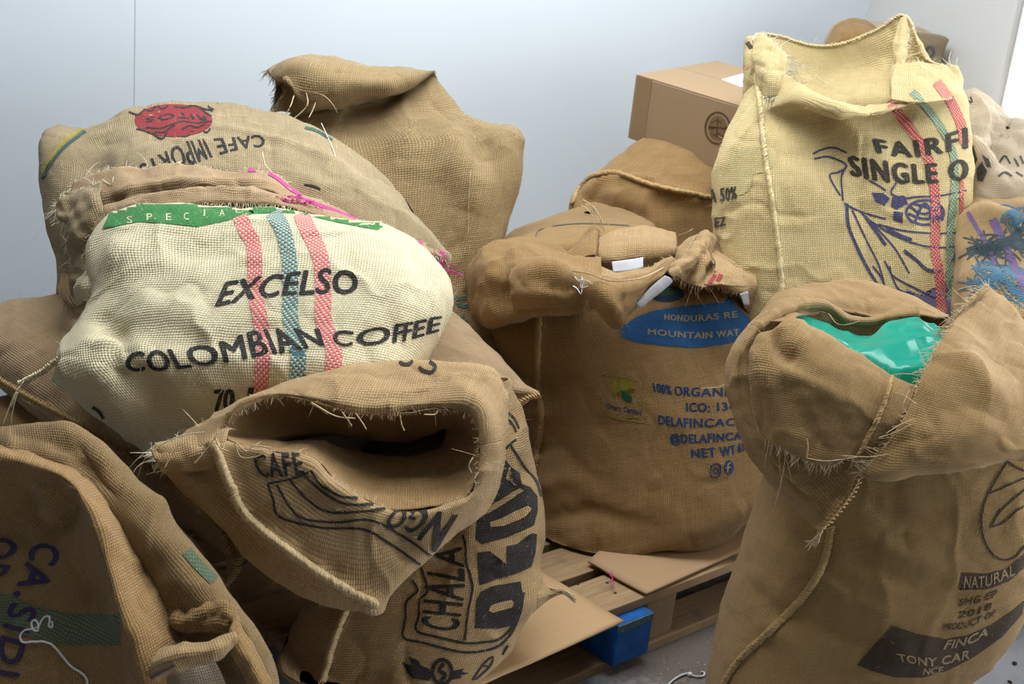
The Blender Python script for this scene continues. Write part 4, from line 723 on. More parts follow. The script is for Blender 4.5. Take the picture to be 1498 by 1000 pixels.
part('crumpled_rim', [[(980, 372, 2.86), (1010, 352, 2.88), (1040, 336, 2.88), (1062, 362, 2.9), (1108, 398, 2.9)], [(985, 380, 2.76), (1012, 372, 2.74), (1040, 366, 2.74), (1066, 384, 2.76), (1109, 400, 2.82)], [(990, 396, 2.70), (1015, 402, 2.66), (1042, 398, 2.66), (1072, 402, 2.68), (1106, 410, 2.76)], [(984, 402, 2.70), (1016, 418, 2.65), (1045, 420, 2.64), (1078, 424, 2.66), (1100, 432, 2.74)]], 'tan', wr=(0.012, 0.05), seed=80, edges='b', th='tan', creases=(([(1000, 405), (1020, 385), (1040, 350)], 0.012, 0.02), ([(1030, 410), (1045, 385), (1050, 360)], 0.012, -0.022)))
part('drooping_corner', [[(1096, 392, 2.84), (1110, 402, 2.84), (1108, 420, 2.84)], [(1088, 420, 2.74), (1102, 424, 2.76), (1106, 430, 2.8)], [(1086, 448, 2.76), (1094, 456, 2.78), (1100, 452, 2.8)]], 'brown', seed=81); part('white_edging', [[(1082, 430, 2.63), (1094, 426, 2.64)], [(1088, 446, 2.64), (1096, 446, 2.65)]], WH, 0.003, (0.0005, 0.02), 82, 0.002)
st = part('twisted_strap', [[(1024, 342, 2.76), (1034, 336, 2.74), (1042, 346, 2.74)], [(1012, 362, 2.68), (1024, 366, 2.66), (1032, 372, 2.68)], [(992, 378, 2.64), (1000, 386, 2.62), (1010, 392, 2.64)], [(965, 394, 2.60), (975, 400, 2.58), (984, 404, 2.60)]], 'tan', 0.004, (0.006, 0.025), 83, edges='lr', th='tan')
cr_ = part('inner_rim', [[(1040, 370, 2.72), (1060, 380, 2.71), (1086, 392, 2.72)], [(1046, 392, 2.66), (1064, 396, 2.65), (1086, 404, 2.66)], [(1030, 418, 2.63), (1058, 418, 2.62), (1090, 420, 2.64)]], 'tan', 0.004, (0.004, 0.04), 84)
ribbon(cr_, [[(1038, 416), (1046, 402)], [(1050, 412), (1055, 402)]], 6, 'red_mark', inked('tan', 'red', (0.40, 0.015, 0.04), 0.85), rk); ribbon(cr_, [[(1033, 414), (1042, 400), (1048, 398)]], 2, 'red_mark', inked('tan', 'red', (0.40, 0.015, 0.04), 0.85), rk)
tubes('loose_threads', [cr(poly3(p), 16) for p in ([(876, 335, 2.8), (872, 315, 2.8), (862, 298, 2.8), (852, 292, 2.8)], [(880, 334, 2.8), (878, 318, 2.79), (866, 300, 2.8)], [(884, 338, 2.8), (880, 322, 2.79), (868, 304, 2.8), (856, 298, 2.8)], [(886, 336, 2.79), (892, 326, 2.79), (890, 320, 2.79)], [(872, 336, 2.8), (868, 318, 2.8), (858, 305, 2.8), (850, 300, 2.81)], [(988, 346, 2.76), (1004, 340, 2.74), (1014, 334, 2.74)], [(1066, 380, 2.66), (1080, 390, 2.65), (1098, 392, 2.66)])], 0.0013, TH['tan'], rk)
tubes('white_thread', [cr(poly3(p), 20) for p in ([(840, 404, 2.5), (848, 412, 2.495), (854, 408, 2.495), (852, 418, 2.495), (850, 430, 2.495), (844, 422, 2.495), (838, 418, 2.5)], [(846, 410, 2.495), (858, 410, 2.49), (867, 416, 2.49)], [(852, 404, 2.5), (850, 420, 2.495), (860, 418, 2.49)])], 0.0016, TH['white'], rk)
tubes('rim_thread', [cr(poly3([(836, 396, 2.54), (862, 400, 2.5), (890, 410, 2.49), (915, 410, 2.49), (945, 404, 2.52), (985, 384, 2.6)]), 30)], 0.0016, TH['tan'], rk, kind=None)
fuzz(sf, 700, TH['brown'], rk)
# ------------------------------------------------------------------ the heap on the left: supporting sack, flat sack, cream sack, brown printed sack
c4 = [P(330, 900, 2.36), P(740, 640, 2.72), P(520, 480, 3.1), P(-160, 600, 2.55)]
c4 = [np.array([p[0], p[1], 0.30]) for p in c4]; rk = root('burlap_sack', 'shadowed brown sack at the bottom of the heap, in the dark gap', *np.mean(c4, 0)[:2], 0.145); rk.location[2] = 0.145
sf = pillow(c4, 0.17, 0.15, 0.012).wrinkle(0.006, 0.1, 91); sf.V[..., 2] = np.maximum(sf.V[..., 2], 0.148); sf.build('body', MATS['brown'], rk)
c4 = [P(345, 822, 2.14), P(786, 580, 2.52), P(560, 400, 3.02), P(-120, 470, 2.66)]
rk = root('burlap_sack', 'flat brown sack with a stitched edge lying under the cream sack', *np.mean(c4, 0)); 
sf = pillow(c4, 0.17, 0.14, 0.006, 2.4, 0.03).wrinkle(0.006, 0.14, 92); sf.crease([(70, 420), (90, 500), (60, 580)], 0.05, -0.008)
sf.build('body', MATS['rosy'], rk)
ed = np.array([c4[0]*(1-t)+c4[3]*t for t in np.linspace(-0.01, 1, 60)]); pos, nrm = ed, np.repeat(norm(CAM-ed.mean(0))[None], 60, 0)
q = sf.V[:, np.argmin(((sf.V[len(sf.V)//2]-((c4[0]+c4[3])/2))**2).sum(-1)) if False else 0]
rowE = sf.V[2]; dE = np.linalg.norm(rowE-c4[0], axis=1)
edge_px = [(350, 835), (318, 770), (240, 703), (170, 652), (100, 612), (40, 580), (0, 556)]
edge3 = cr(np.array([P(x, y, np.interp(x, [-120, 350], [2.585, 2.115])) for x, y in edge_px]), 90)
seam3(edge3, np.repeat(norm(CAM-edge3.mean(0))[None], len(edge3), 0), MATS['golden'], rk, 0.005, 0.006, 'edge_seam', 0.007)
hem = loft([[(345, 832, 2.13), (318, 768, 2.16), (240, 700, 2.24), (170, 650, 2.32), (100, 610, 2.4), (0, 553, 2.5), (-60, 520, 2.56)], [(350, 795, 2.17), (322, 742, 2.2), (250, 682, 2.28), (180, 634, 2.36), (110, 592, 2.43), (5, 536, 2.53), (-60, 500, 2.58)], [(352, 770, 2.20), (328, 722, 2.23), (262, 664, 2.31), (190, 616, 2.38), (118, 570, 2.46), (8, 515, 2.55), (-60, 480, 2.6)]], 0.005).wrinkle(0.003, 0.06, 93)
hem.build('hem', MATS['rosy'], rk, 0.003)
for pts in ([(345, 830, 2.12), (335, 852, 2.11), (328, 864, 2.11), (322, 862, 2.1)], [(350, 835, 2.12), (342, 858, 2.11), (330, 868, 2.11)]): pass
knot = loft([[(326, 785, 2.14), (340, 790, 2.13), (354, 800, 2.13)], [(330, 815, 2.125), (342, 820, 2.115), (356, 818, 2.12)], [(330, 840, 2.12), (336, 844, 2.11), (342, 838, 2.12)], [(322, 858, 2.12), (328, 862, 2.11), (334, 856, 2.12)]], 0.004).wrinkle(0.006, 0.03, 94)
knot.build('knotted_corner', MATS['golden'], rk, 0.004); seam3(cr(poly3([(352, 815, 2.10), (344, 838, 2.10), (336, 848, 2.1), (324, 858, 2.1)]), 30), np.repeat(-FWD[None], 30, 0), MATS['golden'], rk, 0.004, 0.005, 'corner_cord', 0.006)
tp = loft([[(752, 556, 2.49), (788, 572, 2.49)], [(750, 570, 2.47), (790, 577, 2.485)], [(752, 590, 2.49), (788, 582, 2.49)]], 0.004); tp.build('corner_tip', MATS['rosy'], rk, 0.004); seam3(cr(poly3([(757, 592, 2.465), (770, 583, 2.465), (789, 577, 2.475)]), 20), np.repeat(-FWD[None], 20, 0), MATS['golden'], rk, 0.004, 0.006, 'edge_seam', 0.006)
fuzz(sf, 500, TH['tan'], rk)
# ---- brown printed sack (circle emblem), its mouth hanging over the cream sack
rk = root('burlap_sack', 'brown sack with red oval emblem and pink frayed mouth on top of the heap', 0, 0, 0)
A_ = poly3([(640, 352, 2.50), (592, 288, 2.60), (540, 236, 2.68), (470, 190, 2.74), (390, 162, 2.79), (300, 149, 2.82), (200, 157, 2.82), (128, 189, 2.80), (84, 179, 2.80), (125, 192, 2.86), (200, 160, 2.88), (300, 152, 2.89), (390, 166, 2.86), (470, 194, 2.82), (540, 240, 2.75), (600, 300, 2.64)])
B_ = poly3([(657, 374, 2.44), (612, 332, 2.49), (555, 290, 2.53), (480, 252, 2.565), (400, 226, 2.59), (300, 212, 2.61), (205, 216, 2.63), (130, 236, 2.65), (57, 238, 2.74), (110, 250, 2.95), (200, 230, 3.0), (300, 215, 3.04), (400, 225, 3.02), (480, 250, 2.96), (560, 300, 2.84), (625, 345, 2.62)])
C_ = poly3([(655, 392, 2.44), (610, 372, 2.46), (550, 345, 2.48), (475, 312, 2.50), (395, 288, 2.52), (300, 272, 2.54), (205, 278, 2.56), (125, 300, 2.60), (62, 300, 2.72), (110, 310, 2.95), (200, 290, 3.02), (300, 280, 3.06), (400, 290, 3.04), (480, 310, 2.98), (560, 345, 2.86), (625, 385, 2.62)])
D_ = poly3([(640, 420, 2.50), (600, 420, 2.50), (545, 410, 2.52), (470, 395, 2.54), (390, 380, 2.56), (300, 370, 2.58), (205, 375, 2.59), (130, 390, 2.61), (84, 385, 2.68), (115, 390, 2.9), (200, 370, 3.0), (300, 360, 3.04), (400, 370, 3.02), (480, 385, 2.98), (560, 405, 2.88), (615, 418, 2.66)])
E_ = poly3([(620, 470, 2.58), (585, 472, 2.56), (535, 470, 2.58), (470, 465, 2.6), (390, 455, 2.62), (300, 450, 2.64), (205, 455, 2.65), (150, 462, 2.65), (104, 450, 2.68), (130, 455, 2.88), (200, 440, 2.98), (300, 430, 3.02), (400, 435, 3.0), (480, 445, 2.96), (560, 460, 2.86), (605, 468, 2.7)])
rk.location = tuple(E_.mean(0)); A2 = A_*0.68+B_*0.32; A2[8] = P(60, 196, 2.775); A2[7] = P(110, 198, 2.735); A2[9] = P(104, 196, 2.90)
sf = loft([shrink(E_, 0.3), E_, D_, C_, B_, A2, A_], 0.005, True, True).wrinkle(0.005, 0.11, 101)
sf.crease([(312, 184), (380, 200), (440, 218), (500, 245)], 0.016, 0.009); sf.crease([(140, 190), (135, 235), (150, 280)], 0.05, -0.02); sf.crease([(440, 190), (480, 235), (540, 275), (600, 320)], 0.03, 0.008); sf.crease([(180, 215), (240, 200), (310, 188)], 0.02, -0.006); sf.crease([(400, 235), (470, 270), (540, 300)], 0.02, 0.006)
sp_ = MATS['stripy']; sf.build('body', sp_, rk)
c8 = crop(180, 130, 4.993); INK8 = inked('stripy', 'black', BLACK, 0.95); RED = inked('stripy', 'red', (0.30, 0.012, 0.025), 0.95)
patch2(sf, oval(254, 176.5, 57, 24), 'red_oval', RED, rk, 5)
ribbon(sf, [c8(p) for p in ([(45, 170), (85, 185), (120, 190), (150, 160)], [(150, 150), (200, 165), (240, 130)], [(255, 125), (285, 150), (330, 125)], [(370, 130), (430, 140), (500, 130)], [(560, 140), (600, 175), (645, 200)], [(170, 285), (280, 290), (360, 262), (430, 240), (520, 250), (650, 240)], [(230, 320), (300, 318), (330, 300), (380, 265)], [(430, 300), (490, 270), (540, 285), (600, 262)], [(230, 335), (255, 355), (290, 365), (310, 340), (320, 320)], [(430, 345), (460, 350), (490, 325), (520, 310)], [(590, 310), (615, 320), (640, 290)], [(100, 295), (150, 305), (200, 325), (240, 335)], [(480, 125), (540, 130), (600, 150), (660, 160)], [(620, 125), (640, 145), (665, 150)])], 2.4, 'emblem_drawing', INK8, rk, 0.0015)
lettering(sf, 'RITOS', c8([(600, 205), (400, 178), (170, 215)]), c8([(610, 235), (410, 218), (165, 248)]), INK8, rk, 0.0, 0, 1.2, 0.0015, 'emblem_lettering', fat=0.8)
lettering(sf, 'CAFE IMPORTS', [(384, 197), (345, 201), (300, 204), (270, 208), (238, 224), (202, 243)], [(389, 214), (350, 219), (312, 230), (282, 241), (246, 247), (212, 262)], INK8, rk, 0.0, 0, 1.1, fat=0.8)
ribbon(sf, [c8([(1325, 700), (1370, 705), (1420, 720), (1440, 735)])], 3, 'print_mark', INK8, rk)
ribbon(sf, [[(62, 262), (75, 240), (95, 215), (125, 192)]], 4.5, 'teal_stripe', inked('stripy', 'teal', (0.01, 0.10, 0.10), 0.9), rk); ribbon(sf, [[(60, 256), (73, 233), (92, 209), (121, 188)]], 4, 'yellow_stripe', inked('stripy', 'yellow', (0.45, 0.36, 0.02), 0.9), rk)
ribbon(sf, [[(448, 182), (468, 187), (490, 200)]], 4, 'yellow_stripe', inked('stripy', 'yellow', (0.45, 0.36, 0.02), 0.9), rk); ribbon(sf, [[(446, 187), (464, 192), (486, 205)]], 4, 'teal_stripe', inked('stripy', 'teal', (0.01, 0.10, 0.10), 0.9), rk); ribbon(sf, [[(318, 151), (345, 150), (372, 156)]], 3, 'green_stripe', inked('stripy', 'green', (0.10, 0.28, 0.06), 0.8), rk)
m1 = part('mouth_flap', [[(110, 268, 2.60), (160, 250, 2.57), (210, 243, 2.555), (270, 240, 2.55), (330, 250, 2.54), (390, 252, 2.53), (440, 280, 2.52), (520, 318, 2.49), (590, 342, 2.46), (650, 372, 2.43)],
 [(96, 300, 2.56), (150, 284, 2.525), (205, 268, 2.505), (265, 262, 2.50), (330, 262, 2.49), (390, 264, 2.485), (430, 288, 2.475), (510, 322, 2.455), (585, 346, 2.435), (652, 376, 2.42)],
 [(100, 330, 2.54), (150, 312, 2.51), (205, 292, 2.485), (265, 280, 2.475), (330, 276, 2.465), (390, 280, 2.455), (428, 294, 2.455), (510, 326, 2.44), (585, 350, 2.425), (653, 380, 2.415)]], 'rosy', wr=(0.006, 0.05), seed=102, edges='tl', th='cream', flen=(0.008, 0.02), creases=(([(150, 290), (220, 275), (300, 268), (390, 268)], 0.014, 0.012), ([(120, 310), (200, 282), (260, 272)], 0.012, -0.010)))
ribbon(m1, [[(360, 250), (385, 252), (405, 262), (425, 278), (440, 286)]], 5, 'pink_stripe', inked('rosy', 'pink', (0.55, 0.03, 0.26), 0.9), rk); ribbon(m1, [[(420, 290), (440, 292), (480, 306), (540, 330), (600, 350), (652, 374)]], 5, 'pink_stripe', inked('rosy', 'pink', (0.55, 0.03, 0.26), 0.9), rk)
m2 = part('under_flap', [[(112, 322, 2.52), (170, 296, 2.485), (230, 282, 2.455), (300, 276, 2.445), (370, 276, 2.435), (430, 292, 2.43), (500, 318, 2.43), (570, 338, 2.425), (646, 372, 2.425)],
 [(118, 335, 2.50), (175, 308, 2.455), (235, 292, 2.425), (300, 286, 2.41), (370, 286, 2.405), (430, 298, 2.405), (500, 322, 2.41), (570, 344, 2.41), (648, 376, 2.415)],
 [(124, 346, 2.49), (180, 316, 2.445), (240, 302, 2.415), (300, 297, 2.40), (370, 296, 2.395), (430, 304, 2.395), (500, 327, 2.40), (570, 348, 2.405), (650, 380, 2.41)]], 'rosy', wr=(0.005, 0.05), seed=103, edges='b', th='cream', creases=(([(160, 310), (240, 288), (330, 278), (430, 292)], 0.010, 0.010),))
m3 = part('mouth_corner', [[(90, 300, 2.58), (110, 285, 2.56), (150, 268, 2.54)], [(84, 318, 2.55), (108, 312, 2.51), (150, 300, 2.49)], [(100, 345, 2.54), (118, 345, 2.50), (150, 330, 2.475)], [(100, 400, 2.55), (112, 405, 2.52), (132, 395, 2.50)], [(96, 440, 2.56), (110, 452, 2.53), (124, 445, 2.52)]], 'stripy', wr=(0.012, 0.04), seed=104, edges='lt', th='cream', flen=(0.008, 0.022), step=0.003)
tubes('knotted_fringe', [cr(poly3([(96+RNG.normal(0, 3), 400, 2.52), (94+RNG.normal(0, 4), 425, 2.5), (104+RNG.normal(0, 6), 455+RNG.normal(0, 6), 2.49)]), 8) for _ in range(26)], 0.0016, TH['dark'], rk)
PK = []
for x, y, n in ((420, 292, 26), (440, 298, 24), (455, 300, 16), (545, 336, 18), (552, 344, 14), (640, 372, 14), (652, 384, 18), (655, 396, 14), (310, 300, 8)):
    for _ in range(n):
        a = RNG.uniform(0, 2*math.pi); l = RNG.uniform(4, 12); x0, y0 = x+RNG.normal(0, 9), y+RNG.normal(0, 4); PK.append(cr(poly3([(x0, y0, 2.425), (x0+math.cos(a)*l*0.5, y0+math.sin(a)*l*0.4+1, 2.405), (x0+math.cos(a)*l, y0+math.sin(a)*l*0.6+4, 2.41)]), 6))
tubes('pink_threads', PK, 0.0009, TH['pink'], rk); fuzz(sf, 900, TH['cream'], rk)
tubes('loose_threads', [cr(poly3(p), 12) for p in ([(384, 222, 2.55), (388, 240, 2.54), (398, 252, 2.52)], [(470, 180, 2.75), (486, 215, 2.66), (496, 245, 2.58)], [(150, 262, 2.54), (162, 270, 2.52), (166, 258, 2.52)], [(225, 315, 2.41), (236, 308, 2.4), (250, 300, 2.4)], [(330, 300, 2.39), (340, 312, 2.385), (335, 324, 2.385)])], 0.0011, TH['cream'], rk)
# ---- the cream sack
rk = root('burlap_sack', 'cream sack with pink and teal stripes reading EXCELSO COLOMBIAN COFFEE', 0, 0, 0)
vup = tuple(np.cross(RT, FWD*0.55+np.array([0, 0.35, -0.75]))*-1)
def slab(L, R, d, ratio, ex=2.6): 
    a0, a1 = P(*L, d), P(*R, d); c = (a0+a1)/2; a = (a1-a0)/2; b = norm(CAM-c)*0.80+np.array([0, 0, 0.6]); b = norm(b-a*(b@a)/(a@a)); th = np.arange(16)/16*2*math.pi; cs, sn = np.cos(th), np.sin(th); e = 2/ex
    return c+np.outer(np.sign(cs)*np.abs(cs)**e, a)+np.outer(np.sign(sn)*np.abs(sn)**e, b*ratio)
R = [slab((300, 312), (520, 330), 2.46, 0.01), slab((200, 312), (600, 350), 2.44, 0.06), slab((158, 330), (640, 384), 2.42, 0.10), slab((134, 365), (660, 408), 2.40, 0.125), slab((128, 410), (664, 432), 2.36, 0.13), slab((132, 452), (654, 466), 2.32, 0.13), slab((112, 492), (632, 500), 2.28, 0.125), slab((90, 530), (612, 535), 2.24, 0.12), slab((92, 565), (590, 575), 2.20, 0.11), slab((135, 605), (560, 620), 2.19, 0.09), slab((190, 645), (520, 655), 2.19, 0.06), slab((235, 672), (450, 680), 2.185, 0.03), slab((280, 690), (400, 695), 2.18, 0.004)]
rk.location = tuple(np.mean([r.mean(0) for r in R], 0)-np.array([0, 0, 0.1])); sf = loft(R, 0.0045, True, True).wrinkle(0.005, 0.10, 111)
sf.crease([(150, 468), (200, 482), (300, 500), (420, 480)], 0.03, -0.012); sf.crease([(190, 420), (230, 450), (300, 462)], 0.035, 0.014); sf.crease([(230, 360), (300, 372), (380, 350)], 0.03, -0.012); sf.bulge(180, 370, 0.05, 0.02); sf.bulge(590, 440, 0.09, 0.012); sf.crease([(600, 360), (620, 400), (610, 450)], 0.03, -0.010); sf.crease([(150, 470), (175, 500), (170, 540)], 0.02, -0.022); sf.crease([(130, 500), (170, 510), (190, 540)], 0.015, 0.014); sf.crease([(110, 520), (160, 560), (200, 620)], 0.03, 0.012); sf.crease([(190, 540), (230, 580), (250, 630)], 0.03, -0.010); sf.crease([(500, 540), (540, 500), (600, 480)], 0.03, -0.008)
crm = MATS['cream']; sf.build('body', crm, rk)
GR = inked('cream', 'green', (0.015, 0.20, 0.035), 0.97); patch2(sf, [(150, 335), (160, 312), (200, 290), (260, 276), (330, 272), (430, 276), (500, 298), (565, 328), (552, 337), (490, 325), (440, 313), (410, 311), (371, 313), (328, 324), (289, 332), (241, 327), (202, 325)], 'green_band', GR, rk, 6)
CL = inked('cream', 'lettercream', (0.72, 0.68, 0.45), 0.9)
for ch, x, y in (('P', 219, 318), ('E', 247, 318), ('C', 273, 317), ('I', 299, 312), ('A', 325, 312), ('L', 349, 307), ('S', 190, 322)): hw = 1.0 if ch == 'I' else 4; lettering(sf, ch, [(x-hw, y+5), (x+hw, y+5)], [(x-hw, y-5), (x+hw, y-5)], CL, rk, 0.0, 0, 1, 0.0018)
INKC = inked('cream', 'black', BLACK, 0.98); INKP = inked('cream', 'pink', (0.74, 0.12, 0.155), 1.0, 1); INKT = inked('cream', 'teal', (0.03, 0.18, 0.22), 0.97, 1)
ribbon(sf, [[(351, 316), (360, 338), (371, 358), (373, 397), (375, 436), (381, 467), (386, 510), (381, 570), (380, 610)]], 22, 'pink_stripe', INKP, rk, 0.0011); ribbon(sf, [[(399, 311), (414, 337), (423, 380), (425, 424), (425, 467), (436, 510), (434, 570)]], 23, 'teal_stripe', INKT, rk, 0.0011); ribbon(sf, [[(440, 312), (451, 337), (464, 363), (471, 389), (473, 432), (473, 467), (488, 510), (486, 550)]], 24, 'pink_stripe', INKP, rk, 0.0011)
patch2(sf, [(422, 512), (434, 506), (448, 514), (440, 524), (430, 520)], 'teal_spot', inked('cream', 'tealspot', (0.01, 0.12, 0.16), 0.9), rk, 5, 0.0014)
lettering(sf, 'EXCELSO', [(316, 448), (367, 438), (419, 432), (470, 430), (522, 429)], [(331, 413), (379, 405), (427, 399), (475, 393), (523, 398)], INKC, rk, 0.0, 0, 1.06, 0.0016, fat=1.7)
lettering(sf, 'COLOMBIAN COFFEE', [(183, 542), (230, 542), (280, 537), (330, 530), (380, 521), (430, 513), (473, 505), (510, 506), (571, 502), (601, 496), (640, 484)], [(188, 516), (225, 513), (262, 510), (322, 500), (371, 484), (410, 481), (466, 481), (512, 484), (575, 475), (605, 470), (645, 462)], INKC, rk, 0.0, 0, 1.06, 0.0016, fat=1.5)
lettering(sf, '70 kg', [(315, 602), (350, 598), (420, 592)], [(314, 570), (350, 568), (420, 562)], INKC, rk, 0.0, 0.1, 1.06, 0.0016, fat=1.6); ribbon(sf, [[(136, 595), (146, 602), (152, 612)]], 5, 'print_mark', INKC, rk)
ear = part('corner_ear', [[(86, 512, 2.24), (110, 495, 2.24), (140, 482, 2.26), (168, 486, 2.24)], [(82, 522, 2.205), (112, 514, 2.18), (142, 506, 2.18), (172, 512, 2.17)], [(84, 536, 2.20), (112, 544, 2.165), (142, 540, 2.155), (172, 546, 2.15)], [(74, 556, 2.22), (106, 572, 2.185), (140, 580, 2.165), (172, 586, 2.155)]], 'cream', wr=(0.007, 0.05), seed=112, creases=(([(92, 518), (125, 518), (160, 530)], 0.012, 0.010), ([(120, 520), (140, 545), (150, 570)], 0.012, -0.012)))
seam3(cr(poly3([(98, 516, 2.175), (80, 530, 2.185), (60, 545, 2.195), (30, 560, 2.22)]), 40), np.repeat(-FWD[None], 40, 0), crm, rk, 0.005, 0.006, 'corner_cord', 0.006)
tubes('tie_threads', [cr(poly3(p), 16) for p in ([(34, 558, 2.21), (22, 575, 2.2), (12, 600, 2.2), (4, 622, 2.2)], [(32, 560, 2.21), (24, 580, 2.2), (18, 605, 2.2), (16, 622, 2.2)], [(36, 556, 2.2), (24, 574, 2.19), (16, 596, 2.19)], [(60, 545, 2.19), (40, 552, 2.19), (26, 562, 2.2)])], 0.0014, TH['straw'], rk); ribbon(ear, [[(88, 517), (96, 516), (106, 514)]], 4, 'blue_mark', inked('cream', 'bluemark', (0.05, 0.10, 0.25), 0.8), rk)
lump = part('side_tuck', [[(112, 408, 2.36), (124, 400, 2.33), (136, 396, 2.32)], [(108, 424, 2.34), (122, 422, 2.30), (138, 420, 2.29)], [(116, 438, 2.34), (126, 440, 2.31), (138, 438, 2.30)]], 'cream', 0.004, (0.004, 0.03), 113)
fuzz(sf, 2200, TH['cream'], rk, (0.004, 0.014))
# ------------------------------------------------------------------ the open sack with the shield print
rk = root('burlap_sack', 'open brown sack with black shield print, its frayed mouth gaping to the front', 0, 0, 0)
R = [ring((440, 1120), (640, 1085), 2.12, 0.45), ring((405, 1050), (690, 1010), 2.14, 0.55, 2.6), ring((412, 975), (742, 938), 2.16, 0.56, 2.5), ring((432, 905), (784, 862), 2.19, 0.54), ring((470, 840), (792, 800), 2.22, 0.52), ring((500, 780), (796, 738), 2.25, 0.48), ring((515, 710), (778, 668), 2.28, 0.42), ring((530, 640), (762, 600), 2.30, 0.34), ring((545, 590), (742, 555), 2.31, 0.24)]
b0 = R[0].copy(); b0[:, 2] = 0.152; R[0] = b0; R[1][:, 2] = np.maximum(R[1][:, 2], 0.165); rk.location = tuple(b0.mean(0))
sf = loft([shrink(b0, 0.4)]+R, 0.0045, True, True).wrinkle(0.005, 0.10, 121)
sf.crease([(585, 780), (530, 850), (490, 920), (466, 1000)], 0.012, 0.010, False); sf.crease([(760, 640), (720, 690), (690, 760)], 0.03, 0.012); sf.crease([(770, 700), (740, 740), (690, 800)], 0.02, -0.012); sf.crease([(700, 700), (660, 760), (640, 830)], 0.03, -0.012); sf.crease([(790, 850), (768, 880), (740, 900)], 0.02, 0.012)
tan = MATS['tan']; sf.zmin = 0.153; sf.build('body', tan, rk); seam(sf, [(590, 770), (545, 820), (512, 880), (490, 930), (470, 1000)], tan, rk, 0.0035, 0.007)
p5 = crop(480, 780, 4.406); p6 = crop(560, 580, 3.846); INK5 = inked('tan', 'black', (0.015, 0.016, 0.02), 0.96)
patch2(sf, p5([(945, 612), (955, 430), (985, 375), (1060, 340), (1240, 310), (1253, 380), (1237, 520), (1190, 592), (1100, 612)]), 'bold_lettering', INK5, rk, 6, 0.0012); patch2(sf, p5([(1035, 500), (1045, 470), (1080, 452), (1180, 430), (1200, 448), (1185, 480), (1060, 512)]), 'bold_lettering_gap', tan, rk, 6, 0.0019)
patch2(sf, p5([(975, 335), (960, 125), (1045, 115), (1065, 225), (1150, 200), (1148, 85), (1215, 70), (1228, 150), (1305, 120), (1310, 0), (1345, 5), (1335, 120), (1310, 215), (1200, 262), (1080, 295)]), 'bold_lettering', INK5, rk, 6, 0.0012)
patch2(sf, p6([(530, 700), (520, 800), (560, 830), (700, 790), (850, 720), (870, 640), (868, 560), (830, 510), (780, 490), (770, 430), (720, 395), (690, 355), (620, 350), (580, 400), (545, 480), (500, 560), (495, 640)]), 'bold_lettering', INK5, rk, 6, 0.0012)
for pg in ([(600, 705), (605, 735), (680, 730), (800, 680), (835, 630), (815, 615), (740, 650), (660, 690)], [(520, 690), (600, 650), (700, 590), (795, 530), (770, 515), (720, 540), (640, 590), (560, 640), (510, 675)], [(490, 600), (560, 530), (650, 475), (668, 450), (640, 445), (560, 500), (500, 550), (478, 590)], [(700, 470), (718, 400), (708, 395), (690, 460), (740, 500), (752, 495)]): patch2(sf, p6(pg), 'bold_lettering_gap', tan, rk, 6, 0.0019)
lettering(sf, 'CHALA', [(669, 924), (675, 890), (679, 850), (674, 800)], [(617, 917), (620, 885), (625, 840), (640, 800)], INK5, rk, 0.0, 0, 1.1, 0.0012, fat=1.4)
ribbon(sf, [p5(q) for q in ([(540, 300), (575, 370), (505, 440), (500, 540), (485, 668), (600, 700), (750, 740), (880, 765), (1000, 755), (1100, 722), (1180, 640), (1240, 500), (1262, 380)], [(600, 220), (640, 370), (590, 430), (585, 530), (570, 625), (700, 665), (880, 705), (1000, 700), (1100, 680), (1180, 605), (1235, 480), (1250, 380)], [(880, 690), (900, 520), (930, 360), (915, 270), (890, 190), (885, 80), (870, 10)])], 3.4, 'shield_border', INK5, rk, 0.0013)
ribbon(sf, [p6(q) for q in ([(650, 80), (700, 90), (740, 125), (765, 180)], [(650, 115), (700, 125), (735, 165), (750, 200)], [(620, 260), (670, 300), (750, 240)], [(640, 225), (705, 155)], [(720, 275), (800, 400), (860, 470), (890, 560)])], 3.2, 'shield_border', INK5, rk, 0.0013)
patch2(sf, p6([(640, 215), (700, 150), (710, 165), (655, 230)]), 'print_mark', INK5, rk, 6, 0.0012)
ribbon(sf, [p5(oval(735, 892, 62, 78, 24)+[(797, 892)]), p5([(745, 840), (715, 880), (755, 910), (725, 950)])], 5.5, 'bean_emblem', INK5, rk, 0.0013)
for pg in ([(480, 830), (540, 850), (520, 795), (580, 815), (600, 850), (650, 870), (670, 920), (650, 950), (540, 930), (560, 900), (510, 890), (540, 870)], [(795, 890), (830, 880), (880, 868), (860, 890), (910, 900), (850, 915), (860, 930), (800, 940), (770, 960)]): patch2(sf, p5(pg), 'emblem_leaf', INK5, rk, 6, 0.0012)
ribbon(sf, [p5(q) for q in ([(1060, 790), (1000, 840), (930, 945)], [(1060, 790), (1045, 850), (950, 940)], [(990, 850), (1030, 855)], [(1160, 720), (1120, 780)])], 2.6, 'outlined_lettering', INK5, rk, 0.0013)
lip_in = poly3([(655, 625, 2.16), (650, 650, 2.14), (625, 665, 2.13), (590, 668, 2.13), (550, 665, 2.13), (510, 660, 2.12), (470, 650, 2.10), (430, 648, 2.08), (395, 644, 2.06), (420, 640, 2.10), (460, 638, 2.13), (505, 640, 2.15), (550, 645, 2.16), (590, 645, 2.17), (620, 638, 2.17), (645, 625, 2.17)])
lip_m = poly3([(686, 645, 2.06), (682, 692, 2.03), (650, 715, 2.02), (585, 722, 2.01), (535, 712, 2.01), (492, 692, 2.00), (456, 662, 2.00), (405, 655, 1.99), (362, 645, 2.00), (352, 632, 2.04), (372, 605, 2.06), (410, 592, 2.07), (455, 594, 2.08), (540, 614, 2.09), (628, 606, 2.09), (675, 614, 2.08)])
